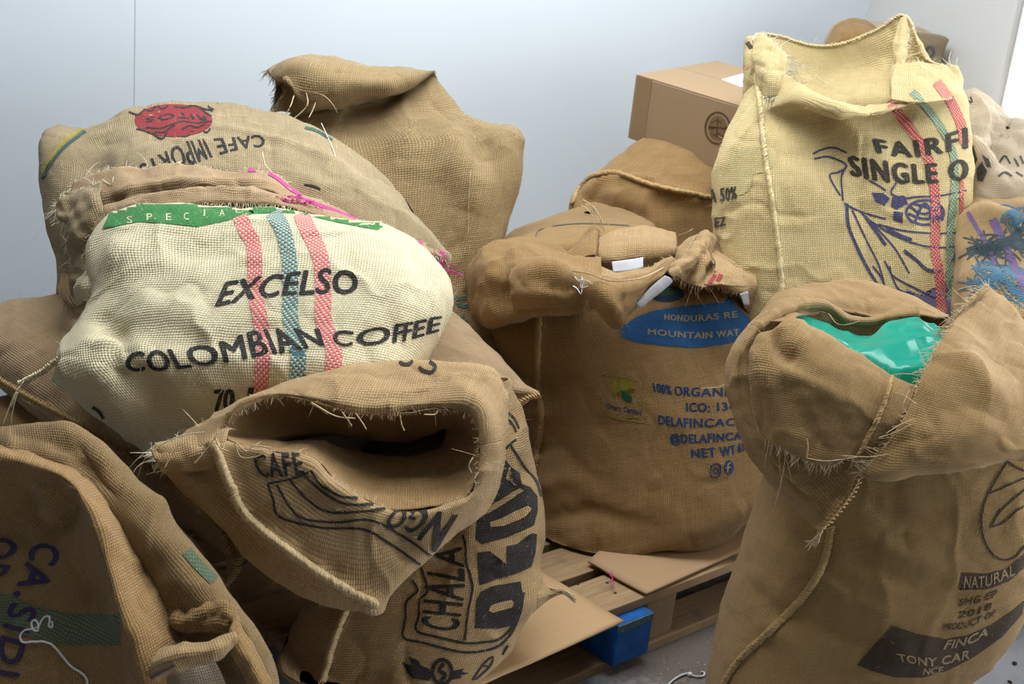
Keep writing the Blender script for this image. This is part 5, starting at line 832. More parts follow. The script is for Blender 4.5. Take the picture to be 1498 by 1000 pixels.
lip = poly3([(702, 652, 1.995), (692, 712, 1.975), (655, 736, 1.96), (585, 746, 1.95), (533, 731, 1.945), (491, 705, 1.945), (456, 669, 1.955), (402, 661, 1.955), (343, 648, 1.965), (322, 628, 1.99), (356, 597, 2.00), (400, 581, 2.01), (450, 584, 2.01), (540, 605, 2.015), (634, 597, 2.02), (690, 606, 2.015)])
roll_ = poly3([(722, 648, 1.99), (704, 726, 1.965), (660, 756, 1.945), (596, 776, 1.93), (535, 768, 1.925), (486, 742, 1.925), (440, 710, 1.935), (378, 684, 1.945), (312, 652, 1.955), (308, 626, 1.99), (342, 592, 2.01), (400, 570, 2.02), (455, 562, 2.03), (545, 566, 2.04), (634, 566, 2.05), (706, 576, 2.03)])
outer = poly3([(740, 636, 2.04), (706, 740, 2.00), (664, 778, 1.98), (604, 834, 1.965), (542, 886, 1.96), (460, 872, 1.965), (385, 830, 1.97), (318, 758, 1.975), (226, 660, 1.985), (262, 642, 2.03), (325, 605, 2.06), (408, 564, 2.09), (495, 539, 2.11), (570, 530, 2.13), (650, 530, 2.13), (725, 545, 2.10)])
tuck = poly3([(742, 628, 2.12), (716, 736, 2.10), (672, 776, 2.08), (608, 826, 2.06), (545, 872, 2.05), (470, 866, 2.05), (402, 826, 2.05), (340, 766, 2.06), (262, 678, 2.07), (290, 650, 2.12), (345, 615, 2.16), (415, 575, 2.2), (500, 550, 2.22), (570, 538, 2.24), (650, 538, 2.24), (725, 555, 2.2)])
deep = poly3([(735, 640, 2.25), (720, 700, 2.2), (680, 745, 2.18), (620, 780, 2.16), (560, 800, 2.16), (510, 790, 2.16), (470, 760, 2.18), (440, 725, 2.2), (420, 690, 2.24), (430, 665, 2.28), (460, 630, 2.32), (500, 600, 2.35), (550, 580, 2.36), (600, 570, 2.38), (670, 565, 2.38), (725, 580, 2.34)])
lining = loft([shrink(deep, 0.1), deep, lip_in, lip_m, lip], 0.0045, True, True).wrinkle(0.003, 0.08, 122)
lining.build('mouth_lining', MATS['brown'], rk, 0.002)
roll_ = poly3([(712, 650, 1.985), (698, 718, 1.962), (658, 743, 1.948), (590, 756, 1.938), (533, 745, 1.932), (487, 720, 1.932), (446, 685, 1.942), (390, 668, 1.948), (330, 650, 1.958), (316, 625, 1.988), (350, 590, 1.998), (400, 574, 2.008), (452, 576, 2.012), (542, 590, 2.015), (634, 584, 2.022), (698, 594, 2.012)])
mid_ = poly3([(732, 645, 2.00), (705, 728, 1.975), (662, 760, 1.955), (600, 795, 1.938), (538, 800, 1.93), (474, 790, 1.932), (420, 755, 1.942), (355, 712, 1.95), (270, 656, 1.968), (285, 632, 2.005), (338, 596, 2.025), (404, 566, 2.04), (474, 552, 2.055), (556, 552, 2.07), (644, 550, 2.08), (714, 566, 2.05)])
ck = loft([deep, tuck, outer, mid_, roll_, lip], 0.004, True, True).wrinkle(0.004, 0.08, 122)
ck.crease([(312, 652), (356, 750), (418, 802), (512, 865), (550, 884)], 0.014, 0.016, False); ck.crease([(285, 655), (330, 740), (380, 800)], 0.03, -0.018); ck.crease([(640, 545), (700, 590), (720, 650)], 0.02, 0.008); ck.crease([(560, 780), (590, 800), (610, 820)], 0.03, -0.01); ck.crease([(420, 700), (470, 760), (530, 790)], 0.03, -0.006)
ck.build('mouth', tan, rk, 0.0025)
lipe = ck.V[int(0)]                                       # frayed edge along the lip
dd = [np.linalg.norm(ck.V[k]-cr(lip, ck.V.shape[1], True), axis=1).mean() for k in range(len(ck.V))]; kl = int(np.argmin(dd))
fray(np.r_[ck.V[kl], ck.V[kl][:1]], np.r_[ck.V[kl-4], ck.V[kl-4][:1]], TH['tan'], rk, 0.0028, (0.004, 0.011), 0.04, 0.3, 0.0008)
seam(ck, [(314, 655), (334, 705), (358, 752), (418, 803), (470, 840), (512, 866), (550, 884)], tan, rk, 0.004, 0.0075, 'side_seam', 0.0065)
cn = part('frayed_corner', [[(222, 662, 1.985), (262, 640, 2.0), (300, 630, 2.0), (335, 628, 1.99)], [(228, 672, 1.97), (265, 664, 1.965), (300, 656, 1.96), (330, 650, 1.955)], [(246, 690, 1.97), (275, 690, 1.962), (305, 686, 1.955), (322, 680, 1.952)]], 'tan', 0.004, (0.004, 0.03), 123, edges='lt', th='cream', flen=(0.008, 0.022), step=0.003)
LT = []
for p in ([(300, 632), (270, 636), (240, 648), (222, 662)], [(318, 634), (304, 655), (290, 672), (284, 678)], [(315, 640), (322, 655), (335, 660)], [(258, 655), (248, 670), (240, 684)], [(345, 646), (360, 660), (372, 652), (398, 655)], [(343, 648), (352, 668), (372, 668), (390, 660)], [(455, 590), (470, 598), (480, 606)], [(500, 602), (513, 620), (514, 624)], [(520, 604), (530, 618), (536, 628)], [(585, 606), (588, 622), (592, 630)], [(520, 612), (490, 608), (455, 588)], [(640, 600), (636, 606), (620, 606)], [(700, 690), (694, 700), (696, 708)], [(692, 668), (686, 680), (690, 692)]): LT.append(cr(poly3([(x, y, 1.94 if y > 630 else 1.985) for x, y in p]), 14))
tubes('loose_threads', LT, 0.0014, TH['tan'], rk)
c7 = crop(220, 520, 4.993); c4a = crop(200, 480, 1.923); lettering(ck, 'CAFE', [(381, 697), (410, 697), (446, 692)], [(369, 664), (404, 664), (438, 663)], INK5, rk, 0.0, 0, 1.1, 0.0018, fat=1.0)
ribbon(ck, [c4a(q) for q in ([(370, 437), (385, 480), (405, 530), (520, 560), (640, 565), (720, 610), (800, 665)], [(395, 440), (430, 500), (470, 535), (560, 545), (660, 540), (760, 590), (830, 640)], [(430, 425), (480, 480), (540, 515), (640, 515), (700, 508)], [(470, 412), (540, 470), (600, 495), (690, 497)], [(370, 437), (430, 425), (485, 405)], [(490, 400), (520, 440), (570, 470), (620, 480)])], 3.6, 'shield_border', INK5, rk, 0.0018)
lettering(ck, 'NGO', [(668, 752), (635, 748), (600, 744), (572, 748)], [(634, 806), (606, 784), (588, 772), (562, 772)], INK5, rk, 0.0, 0, 1.1, 0.0018, fat=1.4)
for q_ in ([(580, 526), (588, 533), (598, 534), (604, 529)], [(617, 526), (628, 530), (637, 537), (632, 545), (620, 543), (613, 538)], [(354, 823), (326, 790), (315, 772), (322, 770), (332, 776), (343, 795), (358, 822)]): ribbon(ck, [q_], 4.5, 'print_mark', INK5, rk, 0.0018)
tail = tubes('knotted_corner', [cr(poly3([(790, 860, 2.2), (812, 866, 2.16), (828, 866, 2.15), (842, 876, 2.15)])+RNG.normal(0, 0.003, (4, 3)), 12) for _ in range(10)], 0.0018, TH['tan'], rk)
e_ = part('corner_gather', [[(784, 838, 2.20), (790, 852, 2.18), (812, 864, 2.17)], [(770, 870, 2.14), (785, 872, 2.135), (812, 868, 2.15)], [(760, 905, 2.14), (782, 892, 2.14), (814, 872, 2.16)]], 'tan', 0.004, (0.005, 0.03), 124)
fuzz(ck, 700, TH['cream'], rk); fuzz(sf, 500, TH['tan'], rk)
# ------------------------------------------------------------------ the slumped sack in the near left corner
rk = root('burlap_sack', 'slumped dark brown sack with purple lettering and a green stripe, nearest the camera', 0, 0, 0)
R = [ring((-260, 1250), (330, 1190), 2.00, 0.45), ring((-280, 1120), (370, 1060), 2.06, 0.45), ring((-270, 960), (345, 900), 2.12, 0.36), ring((-250, 820), (265, 780), 2.16, 0.28), ring((-230, 720), (170, 690), 2.19, 0.16), ring((-200, 660), (120, 640), 2.20, 0.06)]
for r in R[:1]: r[:, 2] = np.maximum(r[:, 2], 0.02)
rk.location = tuple(R[0].mean(0)*np.array([1, 1, 0])); sf = loft(tofloor(R[0], 0.0, 2, 0.95)+R, 0.008, True, True).wrinkle(0.008, 0.10, 131); sf.build('body', MATS['brown'], rk)
bp_ = part('back_panel', [[(-60, 640, 2.02), (40, 632, 2.02), (110, 640, 2.01), (160, 675, 2.01), (228, 742, 2.00), (298, 826, 1.98), (352, 905, 1.95), (392, 975, 1.92), (420, 1060, 1.90)], [(-60, 630, 1.96), (40, 621, 1.95), (105, 624, 1.94), (155, 655, 1.93), (222, 722, 1.92), (292, 805, 1.90), (348, 882, 1.87), (390, 955, 1.84), (416, 1040, 1.82)], [(-60, 655, 1.92), (40, 655, 1.90), (102, 665, 1.885), (145, 700, 1.875), (205, 765, 1.865), (268, 840, 1.85), (325, 915, 1.83), (372, 985, 1.81), (400, 1060, 1.80)], [(-60, 700, 1.92), (30, 700, 1.905), (95, 715, 1.895), (135, 760, 1.885), (180, 820, 1.875), (235, 890, 1.86), (290, 950, 1.85), (340, 1020, 1.83), (370, 1090, 1.82)]], 'olive', wr=(0.006, 0.07), seed=132, creases=(([(60, 640), (100, 660), (120, 700)], 0.02, -0.012), ([(110, 640), (135, 690), (180, 740)], 0.022, -0.022), ([(10, 640), (20, 660), (10, 680)], 0.012, 0.01)))
ribbon(bp_, [[(272, 806), (290, 828), (312, 850)]], 15, 'green_stripe', inked('olive', 'green', (0.01, 0.13, 0.09), 0.9, 1), rk)
fp = part('front_panel', [[(0, 640, 1.95), (60, 658, 1.94), (120, 690, 1.925), (178, 752, 1.91), (212, 800, 1.90), (240, 850, 1.885), (262, 900, 1.87), (280, 960, 1.855), (290, 1040, 1.84)],
 [(-10, 652, 1.90), (50, 668, 1.89), (112, 692, 1.87), (158, 752, 1.85), (182, 810, 1.84), (206, 870, 1.825), (228, 925, 1.81), (246, 985, 1.80), (256, 1060, 1.79)],
 [(-20, 662, 1.865), (45, 678, 1.85), (100, 702, 1.83), (138, 760, 1.81), (156, 825, 1.80), (176, 890, 1.785), (196, 945, 1.775), (212, 1005, 1.765), (222, 1080, 1.76)],
 [(-20, 690, 1.875), (34, 702, 1.865), (84, 728, 1.85), (116, 785, 1.84), (134, 845, 1.83), (154, 905, 1.82), (172, 960, 1.81), (186, 1020, 1.80), (194, 1090, 1.79)],
 [(-30, 740, 1.90), (15, 752, 1.89), (50, 780, 1.875), (76, 825, 1.86), (92, 880, 1.85), (104, 935, 1.84), (114, 985, 1.83), (122, 1040, 1.82), (126, 1100, 1.81)],
 [(-60, 830, 1.88), (-40, 840, 1.875), (-15, 855, 1.87), (0, 890, 1.86), (10, 925, 1.85), (16, 965, 1.84), (22, 1005, 1.83), (26, 1050, 1.82), (28, 1110, 1.81)],
 [(-160, 880, 1.90), (-130, 890, 1.89), (-110, 910, 1.88), (-100, 940, 1.87), (-95, 970, 1.86), (-90, 1000, 1.85), (-86, 1030, 1.84), (-84, 1070, 1.83), (-80, 1120, 1.82)]], 'brown', wr=(0.004, 0.07), seed=133, creases=(([(20, 690), (50, 740), (80, 760)], 0.025, -0.014), ([(95, 715), (100, 745), (85, 770)], 0.02, -0.018), ([(60, 700), (72, 735), (60, 760)], 0.02, 0.014), ([(110, 830), (130, 860), (130, 900)], 0.03, -0.012)))
seam3(cr(poly3([(160, 752, 1.90), (182, 764, 1.895), (208, 798, 1.885), (232, 845, 1.87), (252, 890, 1.855), (268, 914, 1.845)]), 60), np.repeat(-FWD[None], 60, 0), MATS['golden'], rk, 0.004, 0.008, 'edge_seam', 0.006)
VIO = inked('brown', 'violet', VIOLET, 0.95); GRS = inked('brown', 'green', (0.012, 0.13, 0.095), 0.93, 1)
ribbon(fp, [[(-20, 884), (10, 892), (45, 908), (90, 918), (135, 920), (178, 920)]], 46, 'green_stripe', GRS, rk, 0.0009)
lettering(fp, 'CA.SIDI', [(52, 792), (38, 830), (18, 880), (4, 930), (-4, 985)], [(92, 800), (76, 842), (56, 890), (38, 940), (28, 990)], VIO, rk, 0.0, 0, 1.15, 0.0014, fat=2.0); lettering(fp, 'OR', [(-20, 785), (-34, 845)], [(30, 790), (8, 848)], VIO, rk, 0.0, 0, 1.15, 0.0014, fat=2.0)
p3 = part('side_panel', [[(178, 758, 1.885), (208, 795, 1.875), (236, 848, 1.86), (254, 900, 1.845), (300, 905, 1.84), (340, 925, 1.82), (372, 975, 1.80), (400, 1040, 1.79)], [(172, 775, 1.895), (200, 815, 1.885), (226, 870, 1.87), (246, 925, 1.86), (290, 940, 1.85), (326, 955, 1.84), (352, 1000, 1.83), (380, 1060, 1.81)]], 'brown', seed=134)
frl = part('puckered_rim', [[(252, 884, 1.86), (278, 888, 1.85), (300, 884, 1.845), (320, 880, 1.84), (340, 890, 1.83), (346, 910, 1.82)], [(250, 905, 1.84), (275, 908, 1.825), (300, 902, 1.82), (322, 898, 1.815), (340, 906, 1.81), (345, 922, 1.81)], [(248, 925, 1.845), (275, 926, 1.83), (300, 925, 1.825), (322, 922, 1.82), (336, 926, 1.82), (342, 934, 1.82)]], 'brown', 0.004, (0.010, 0.025), 135, edges='t')
cf = part('pale_cuff', [[(205, 968, 1.815), (222, 952, 1.80), (262, 942, 1.79), (310, 938, 1.785), (344, 922, 1.79)], [(206, 985, 1.785), (226, 966, 1.765), (266, 954, 1.755), (314, 948, 1.755), (348, 932, 1.775)], [(210, 1002, 1.78), (232, 978, 1.76), (270, 966, 1.755), (316, 958, 1.757), (346, 940, 1.78)], [(218, 1018, 1.79), (240, 990, 1.775), (276, 976, 1.77), (318, 966, 1.775), (340, 946, 1.795)]], 'tan', 0.004, (0.004, 0.04), 136)
cu = part('pale_lining', [[(236, 985, 1.80), (275, 970, 1.795), (312, 962, 1.80)], [(228, 1020, 1.79), (280, 1010, 1.785), (330, 1000, 1.795)], [(225, 1080, 1.78), (285, 1075, 1.775), (345, 1060, 1.785)]], 'pale', 0.005, (0.004, 0.05), 137); ribbon(cf, [[(222, 990), (238, 980), (256, 972)]], 3, 'print_mark', inked('tan', 'violet', VIOLET, 0.7), rk)
hm = part('corner_hem', [[(344, 900, 1.83), (372, 945, 1.81), (396, 1000, 1.79), (410, 1050, 1.785)], [(336, 920, 1.80), (362, 962, 1.785), (386, 1010, 1.77), (398, 1060, 1.765)], [(328, 942, 1.80), (350, 978, 1.79), (370, 1020, 1.78), (380, 1070, 1.77)]], 'brown', 0.004, (0.005, 0.04), 138)
fuzz(fp, 400, TH['brown'], rk)
th_ = crop(0, 760, 4.167); q_, n_ = on_surf(fp, th_([(322, 612), (326, 655), (300, 645), (312, 600), (285, 590), (255, 625), (235, 680), (205, 670), (195, 625), (225, 612), (240, 655), (200, 668), (150, 675), (128, 715), (150, 748), (205, 742), (300, 745), (380, 820), (430, 890), (500, 930), (535, 970), (540, 1010)]), 0.004, 0.003)
o = tubes('white_thread', [q_], 0.0016, TH['white'], None, 5, None); tag(o, 'loose white thread curled over the purple lettering and green stripe', 'thread')
# ------------------------------------------------------------------ the big sack in front on the right
rk = root('burlap_sack', 'large brown sack with turned-down collar, standing on the floor with NATURAL print', 0, 0, 0)
R = [ring((1085, 1072), (1330, 1028), 2.30, 0.52), ring((1040, 1040), (1402, 968), 2.31, 0.60, 2.6), ring((1044, 968), (1470, 895), 2.32, 0.62, 2.4), ring((1068, 880), (1512, 800), 2.33, 0.62), ring((1094, 800), (1538, 715), 2.34, 0.60), ring((1116, 725), (1548, 640), 2.35, 0.56), ring((1124, 655), (1540, 570), 2.36, 0.52), ring((1122, 590), (1515, 515), 2.37, 0.46)]
b0 = R[0].copy(); b0[:, 2] = 0.004; R[0] = b0; R[1][:, 2] = np.maximum(R[1][:, 2], 0.012); rk.location = tuple(b0.mean(0))
sf = loft([shrink(b0, 0.4)]+R, 0.0045, True, True).wrinkle(0.004, 0.11, 141)
for pts, a in (([(1130, 740), (1165, 785), (1205, 815)], -0.008), ([(1125, 790), (1160, 825), (1195, 850)], 0.006), ([(1095, 850), (1125, 885), (1160, 905)], -0.008), ([(1240, 770), (1300, 800), (1370, 825)], 0.006), ([(1230, 800), (1300, 840), (1390, 865)], -0.005), ([(1200, 850), (1260, 885), (1320, 905)], 0.006), ([(1160, 890), (1230, 930), (1290, 945)], -0.007), ([(1260, 730), (1330, 760), (1400, 770)], -0.005), ([(1100, 900), (1140, 930), (1180, 960)], 0.006)): sf.crease(pts, 0.018, a)
gol = MATS['golden']; sf.rumple = 0.5; sf.build('body', gol, rk); seam(sf, [(1216, 772), (1206, 820), (1186, 858), (1150, 900), (1110, 938), (1080, 968), (1060, 1000), (1048, 1030)], gol, rk, 0.0035, 0.009, 'side_seam', 0.006)
c3 = crop(1240, 660, 2.942); INK3 = inked('golden', 'umber', (0.045, 0.028, 0.020), 0.92); TAN3 = inked('golden', 'tanprint', (0.40, 0.28, 0.16), 0.85)
patch2(sf, c3([(490, 520), (480, 596), (600, 592), (690, 560), (759, 500), (800, 460), (800, 400), (759, 440), (690, 500), (600, 525)]), 'dark_bar', INK3, rk, 6, 0.0008); patch2(sf, c3([(190, 748), (300, 785), (420, 806), (520, 790), (620, 745), (700, 690), (760, 640), (750, 700), (660, 800), (540, 885), (430, 943), (320, 972), (200, 970), (110, 945), (40, 918)]), 'dark_bar', INK3, rk, 6, 0.0008)
lettering(sf, 'NATURAL', [(1409, 860), (1444, 857), (1484, 840)], [(1411, 842), (1444, 841), (1484, 824)], TAN3, rk, 0.015, 0, 1.05, 0.0017)
lettering(sf, 'SHG EP', [(1401, 886), (1430, 881), (1458, 871)], [(1403, 876), (1431, 871), (1459, 861)], INK3, rk, 0.02, 0.15, 1.1, 0.0012); lettering(sf, '2018', [(1400, 904), (1426, 899), (1450, 890)], [(1402, 894), (1427, 889), (1451, 880)], INK3, rk, 0.02, 0.15, 1.15, 0.0012); lettering(sf, 'PRODUCT OF', [(1378, 921), (1415, 917), (1456, 899)], [(1380, 912), (1416, 907), (1457, 890)], INK3, rk, 0.02, 0.15, 1.1, 0.0012)
lettering(sf, 'FINCA', [(1379, 949), (1412, 943), (1444, 928)], [(1384, 936), (1414, 930), (1447, 915)], TAN3, rk, 0.025, 0.1, 1.0, 0.0017); lettering(sf, 'TONY CAR', [(1315, 966), (1364, 973), (1418, 962)], [(1311, 955), (1365, 961), (1420, 949)], TAN3, rk, 0.025, 0.0, 1.1, 0.0017); lettering(sf, 'NCE', [(1349, 986), (1378, 984)], [(1351, 977), (1380, 974)], TAN3, rk, 0.02, 0, 1.0, 0.0017)
ribbon(sf, [c3(q) for q in ([(690, 40), (650, 100), (605, 180), (580, 250), (575, 330), (595, 400), (630, 448), (670, 466), (715, 455), (755, 415), (790, 370)], [(690, 45), (730, 70), (800, 100)], [(610, 180), (680, 150), (759, 115)], [(615, 325), (645, 270), (690, 225), (759, 165)], [(615, 325), (670, 305), (720, 260), (759, 235)])], 3.0, 'leaf_outline', INK3, rk, 0.0012)
# collar: one turned-out sheet all round, then the flaps the torn mouth makes
col = [(1565, 520, 2.44), (1540, 555, 2.26), (1470, 560, 2.13), (1400, 560, 2.07), (1330, 556, 2.05), (1260, 520, 2.06), (1205, 490, 2.09), (1158, 464, 2.14), (1112, 470, 2.28), (1140, 452, 2.42), (1185, 444, 2.50), (1235, 444, 2.55), (1290, 452, 2.58), (1340, 462, 2.58), (1420, 470, 2.57), (1500, 480, 2.54)]
back = part('back_collar', [[(1160, 466, 2.16), (1180, 462, 2.28), (1220, 460, 2.36), (1260, 462, 2.40), (1300, 470, 2.42), (1345, 474, 2.42)], [(1110, 472, 2.18), (1150, 446, 2.28), (1205, 440, 2.36), (1245, 452, 2.39), (1290, 462, 2.41), (1348, 458, 2.42)],
 [(1090, 480, 2.22), (1140, 432, 2.36), (1200, 419, 2.46), (1265, 416, 2.50), (1325, 432, 2.50), (1376, 462, 2.46)], [(1080, 520, 2.30), (1140, 440, 2.46), (1200, 425, 2.54), (1270, 422, 2.58), (1330, 440, 2.58), (1390, 470, 2.54)], [(1090, 600, 2.36), (1140, 520, 2.5), (1200, 500, 2.56), (1270, 495, 2.6), (1330, 505, 2.6), (1390, 520, 2.56)]], 'golden', wr=(0.004, 0.08), seed=142, solid=0.004, th='golden', creases=(([(1180, 440), (1240, 450), (1300, 462)], 0.012, 0.008),))
rim_b = part('back_rim', [[(1100, 476, 2.155), (1130, 452, 2.20), (1170, 440, 2.27), (1210, 440, 2.32), (1240, 460, 2.35), (1270, 464, 2.37), (1310, 454, 2.38), (1344, 448, 2.39)], [(1104, 480, 2.14), (1132, 460, 2.185), (1172, 446, 2.25), (1208, 446, 2.30), (1238, 466, 2.33), (1270, 470, 2.35), (1310, 462, 2.36), (1345, 460, 2.37)], [(1110, 484, 2.15), (1136, 466, 2.19), (1174, 452, 2.26), (1206, 454, 2.31), (1236, 472, 2.34), (1270, 476, 2.36), (1310, 470, 2.37), (1343, 468, 2.38)]], 'golden', 0.004, (0.002, 0.04), 143, solid=0.006)
in_back = part('inner_back', [[(1155, 458, 2.24), (1200, 450, 2.33), (1240, 468, 2.36), (1290, 470, 2.39), (1344, 466, 2.40)], [(1160, 480, 2.25), (1205, 490, 2.33), (1245, 505, 2.36), (1290, 515, 2.38), (1350, 520, 2.38)], [(1170, 560, 2.27), (1215, 580, 2.33), (1255, 590, 2.36), (1300, 600, 2.36), (1360, 600, 2.36)]], 'brown', seed=144)
front = part('front_flap', [[(1150, 478, 2.20), (1185, 492, 2.16), (1230, 515, 2.13), (1275, 545, 2.10), (1318, 565, 2.09), (1350, 570, 2.09)], [(1130, 480, 2.13), (1160, 464, 2.135), (1205, 488, 2.11), (1255, 518, 2.085), (1305, 550, 2.06), (1345, 566, 2.05)], [(1108, 492, 2.10), (1140, 480, 2.09), (1185, 500, 2.07), (1240, 530, 2.05), (1295, 566, 2.03), (1335, 584, 2.03)],
 [(1098, 530, 2.09), (1125, 530, 2.06), (1170, 545, 2.04), (1225, 570, 2.025), (1280, 600, 2.015), (1322, 612, 2.02)], [(1102, 590, 2.09), (1130, 592, 2.055), (1170, 600, 2.035), (1215, 615, 2.025), (1265, 632, 2.015), (1308, 636, 2.02)], [(1116, 636, 2.09), (1140, 650, 2.06), (1170, 668, 2.04), (1200, 678, 2.03), (1235, 672, 2.02), (1290, 662, 2.02)]], 'golden', 0.0045, (0.003, 0.08), 145, solid=0.003, edges='b', th='tan', flen=(0.006, 0.018), step=0.004, creases=(([(1135, 478), (1140, 505), (1165, 530)], 0.016, -0.026), ([(1112, 500), (1112, 545), (1130, 580)], 0.018, 0.014), ([(1120, 560), (1160, 590), (1180, 640)], 0.025, -0.006), ([(1185, 600), (1190, 640), (1195, 670)], 0.015, -0.006), ([(1130, 540), (1190, 560), (1250, 600)], 0.012, 0.003)))
seam(front, [(1304, 552), (1296, 580), (1284, 610), (1268, 640), (1256, 662)], gol, rk, 0.0012, 0.006, 'flap_seam', 0.002)
left = part('left_collar', [[(1118, 474, 2.24), (1092, 500, 2.24), (1080, 560, 2.24), (1092, 640, 2.22), (1128, 700, 2.20), (1170, 742, 2.18), (1200, 770, 2.16)], [(1096, 474, 2.17), (1066, 520, 2.17), (1066, 580, 2.165), (1084, 640, 2.15), (1120, 692, 2.13), (1160, 738, 2.115), (1196, 772, 2.10)], [(1106, 478, 2.12), (1078, 525, 2.12), (1078, 585, 2.115), (1098, 640, 2.10), (1132, 684, 2.085), (1170, 722, 2.075), (1208, 764, 2.07)], [(1112, 484, 2.115), (1090, 530, 2.115), (1094, 590, 2.105), (1118, 640, 2.085), (1150, 676, 2.07), (1194, 706, 2.06), (1226, 742, 2.06)], [(1120, 490, 2.12), (1104, 540, 2.115), (1112, 596, 2.105), (1142, 640, 2.085), (1190, 664, 2.065), (1236, 680, 2.055), (1250, 706, 2.055)], [(1126, 500, 2.13), (1118, 550, 2.12), (1132, 600, 2.11), (1170, 636, 2.09), (1215, 652, 2.07), (1256, 664, 2.06), (1262, 690, 2.06)]], 'golden', 0.0045, (0.003, 0.07), 146, solid=0.003, creases=(([(1088, 500), (1080, 560), (1098, 630), (1140, 690), (1180, 728)], 0.006, -0.006, False), ([(1105, 650), (1150, 705), (1200, 745)], 0.012, 0.004)))
seam3(cr(poly3([(1258, 692, 2.045), (1248, 715, 2.045), (1232, 738, 2.045), (1214, 758, 2.05), (1200, 772, 2.06)]), 40), np.repeat(-FWD[None], 40, 0), gol, rk, 0.0035, 0.008, 'tip_seam', 0.007)
tubes('tip_knot', [cr(poly3([(1203+RNG.normal(0, 3), 768, 2.06), (1200+RNG.normal(0, 2), 780, 2.055), (1194+RNG.normal(0, 4), 790, 2.055), (1186+RNG.normal(0, 6), 798+RNG.normal(0, 3), 2.06)]), 8) for _ in range(16)], 0.0013, TH['tan'], rk)
right = part('right_flap', [[(1448, 430, 2.36), (1475, 450, 2.40), (1500, 480, 2.42), (1540, 520, 2.42), (1570, 560, 2.40)], [(1440, 421, 2.28), (1468, 442, 2.30), (1500, 474, 2.31), (1545, 515, 2.30), (1580, 560, 2.28)], [(1402, 462, 2.19), (1440, 476, 2.19), (1490, 505, 2.20), (1540, 540, 2.19), (1580, 580, 2.18)],
 [(1374, 505, 2.10), (1415, 516, 2.09), (1470, 540, 2.095), (1530, 570, 2.10), (1580, 610, 2.11)], [(1350, 550, 2.045), (1390, 565, 2.03), (1450, 582, 2.035), (1520, 605, 2.05), (1575, 635, 2.07)], [(1318, 618, 2.015), (1360, 628, 2.00), (1430, 636, 2.00), (1500, 648, 2.02), (1565, 664, 2.05)], [(1282, 668, 2.01), (1320, 676, 1.995), (1400, 672, 1.995), (1480, 664, 2.01), (1555, 672, 2.05)], [(1258, 692, 2.015), (1290, 700, 2.005), (1390, 690, 2.005), (1480, 672, 2.02), (1550, 680, 2.06)], [(1262, 690, 2.035), (1300, 698, 2.04), (1390, 688, 2.05), (1480, 672, 2.06), (1550, 682, 2.1)]], 'golden', 0.0045, (0.004, 0.09), 147, solid=0.003, creases=(([(1400, 500), (1440, 560), (1498, 590)], 0.04, 0.014), ([(1340, 640), (1400, 640), (1480, 630)], 0.03, 0.008), ([(1440, 440), (1450, 500), (1480, 560)], 0.04, -0.010)))
fray(right.V[:, 0], right.V[:, 4], TH['tan'], rk, 0.0035, (0.006, 0.016), 0.12, 0.2)
# thinned weave along the flap's upper corner: warp threads with gaps
op = poly3([(1440, 421, 2.275), (1376, 470, 2.16)]); L = []
for k in range(16):
    t0 = k/15; a = P(1443-64*t0, 424+50*t0, 2.275-0.115*t0); b = P(1426-60*t0, 452+44*t0, 2.235-0.12*t0); L.append(np.linspace(a, b, 4)-FWD*0.004)
tubes('open_weave', L, 0.0011, TH['dark'], rk)
tubes('loose_threads', [cr(poly3(p), 12) for p in ([(1340, 590, 2.0), (1322, 578, 1.995), (1310, 574, 2.0)], [(1330, 570, 2.01), (1322, 590, 2.0), (1320, 600, 2.0)], [(1334, 620, 2.0), (1310, 632, 2.0), (1285, 640, 2.0)], [(1338, 612, 2.0), (1315, 622, 2.0), (1296, 634, 2.0)], [(1300, 664, 2.0), (1270, 668, 2.0), (1230, 666, 2.01)], [(1256, 668, 2.01), (1210, 674, 2.01), (1180, 670, 2.02)], [(1180, 670, 2.02), (1182, 655, 2.02), (1180, 640, 2.02)], [(1065, 560, 2.15), (1050, 566, 2.14), (1025, 568, 2.14)], [(1212, 458, 2.26), (1226, 474, 2.24), (1250, 472, 2.24), (1262, 464, 2.24)], [(1110, 630, 2.07), (1104, 610, 2.07), (1098, 585, 2.07)])], 0.0009, TH['tan'], rk)
fuzz(front, 400, TH['tan'], rk); fuzz(back, 600, TH['tan'], rk, (0.003, 0.008)); fuzz(sf, 700, TH['tan'], rk)
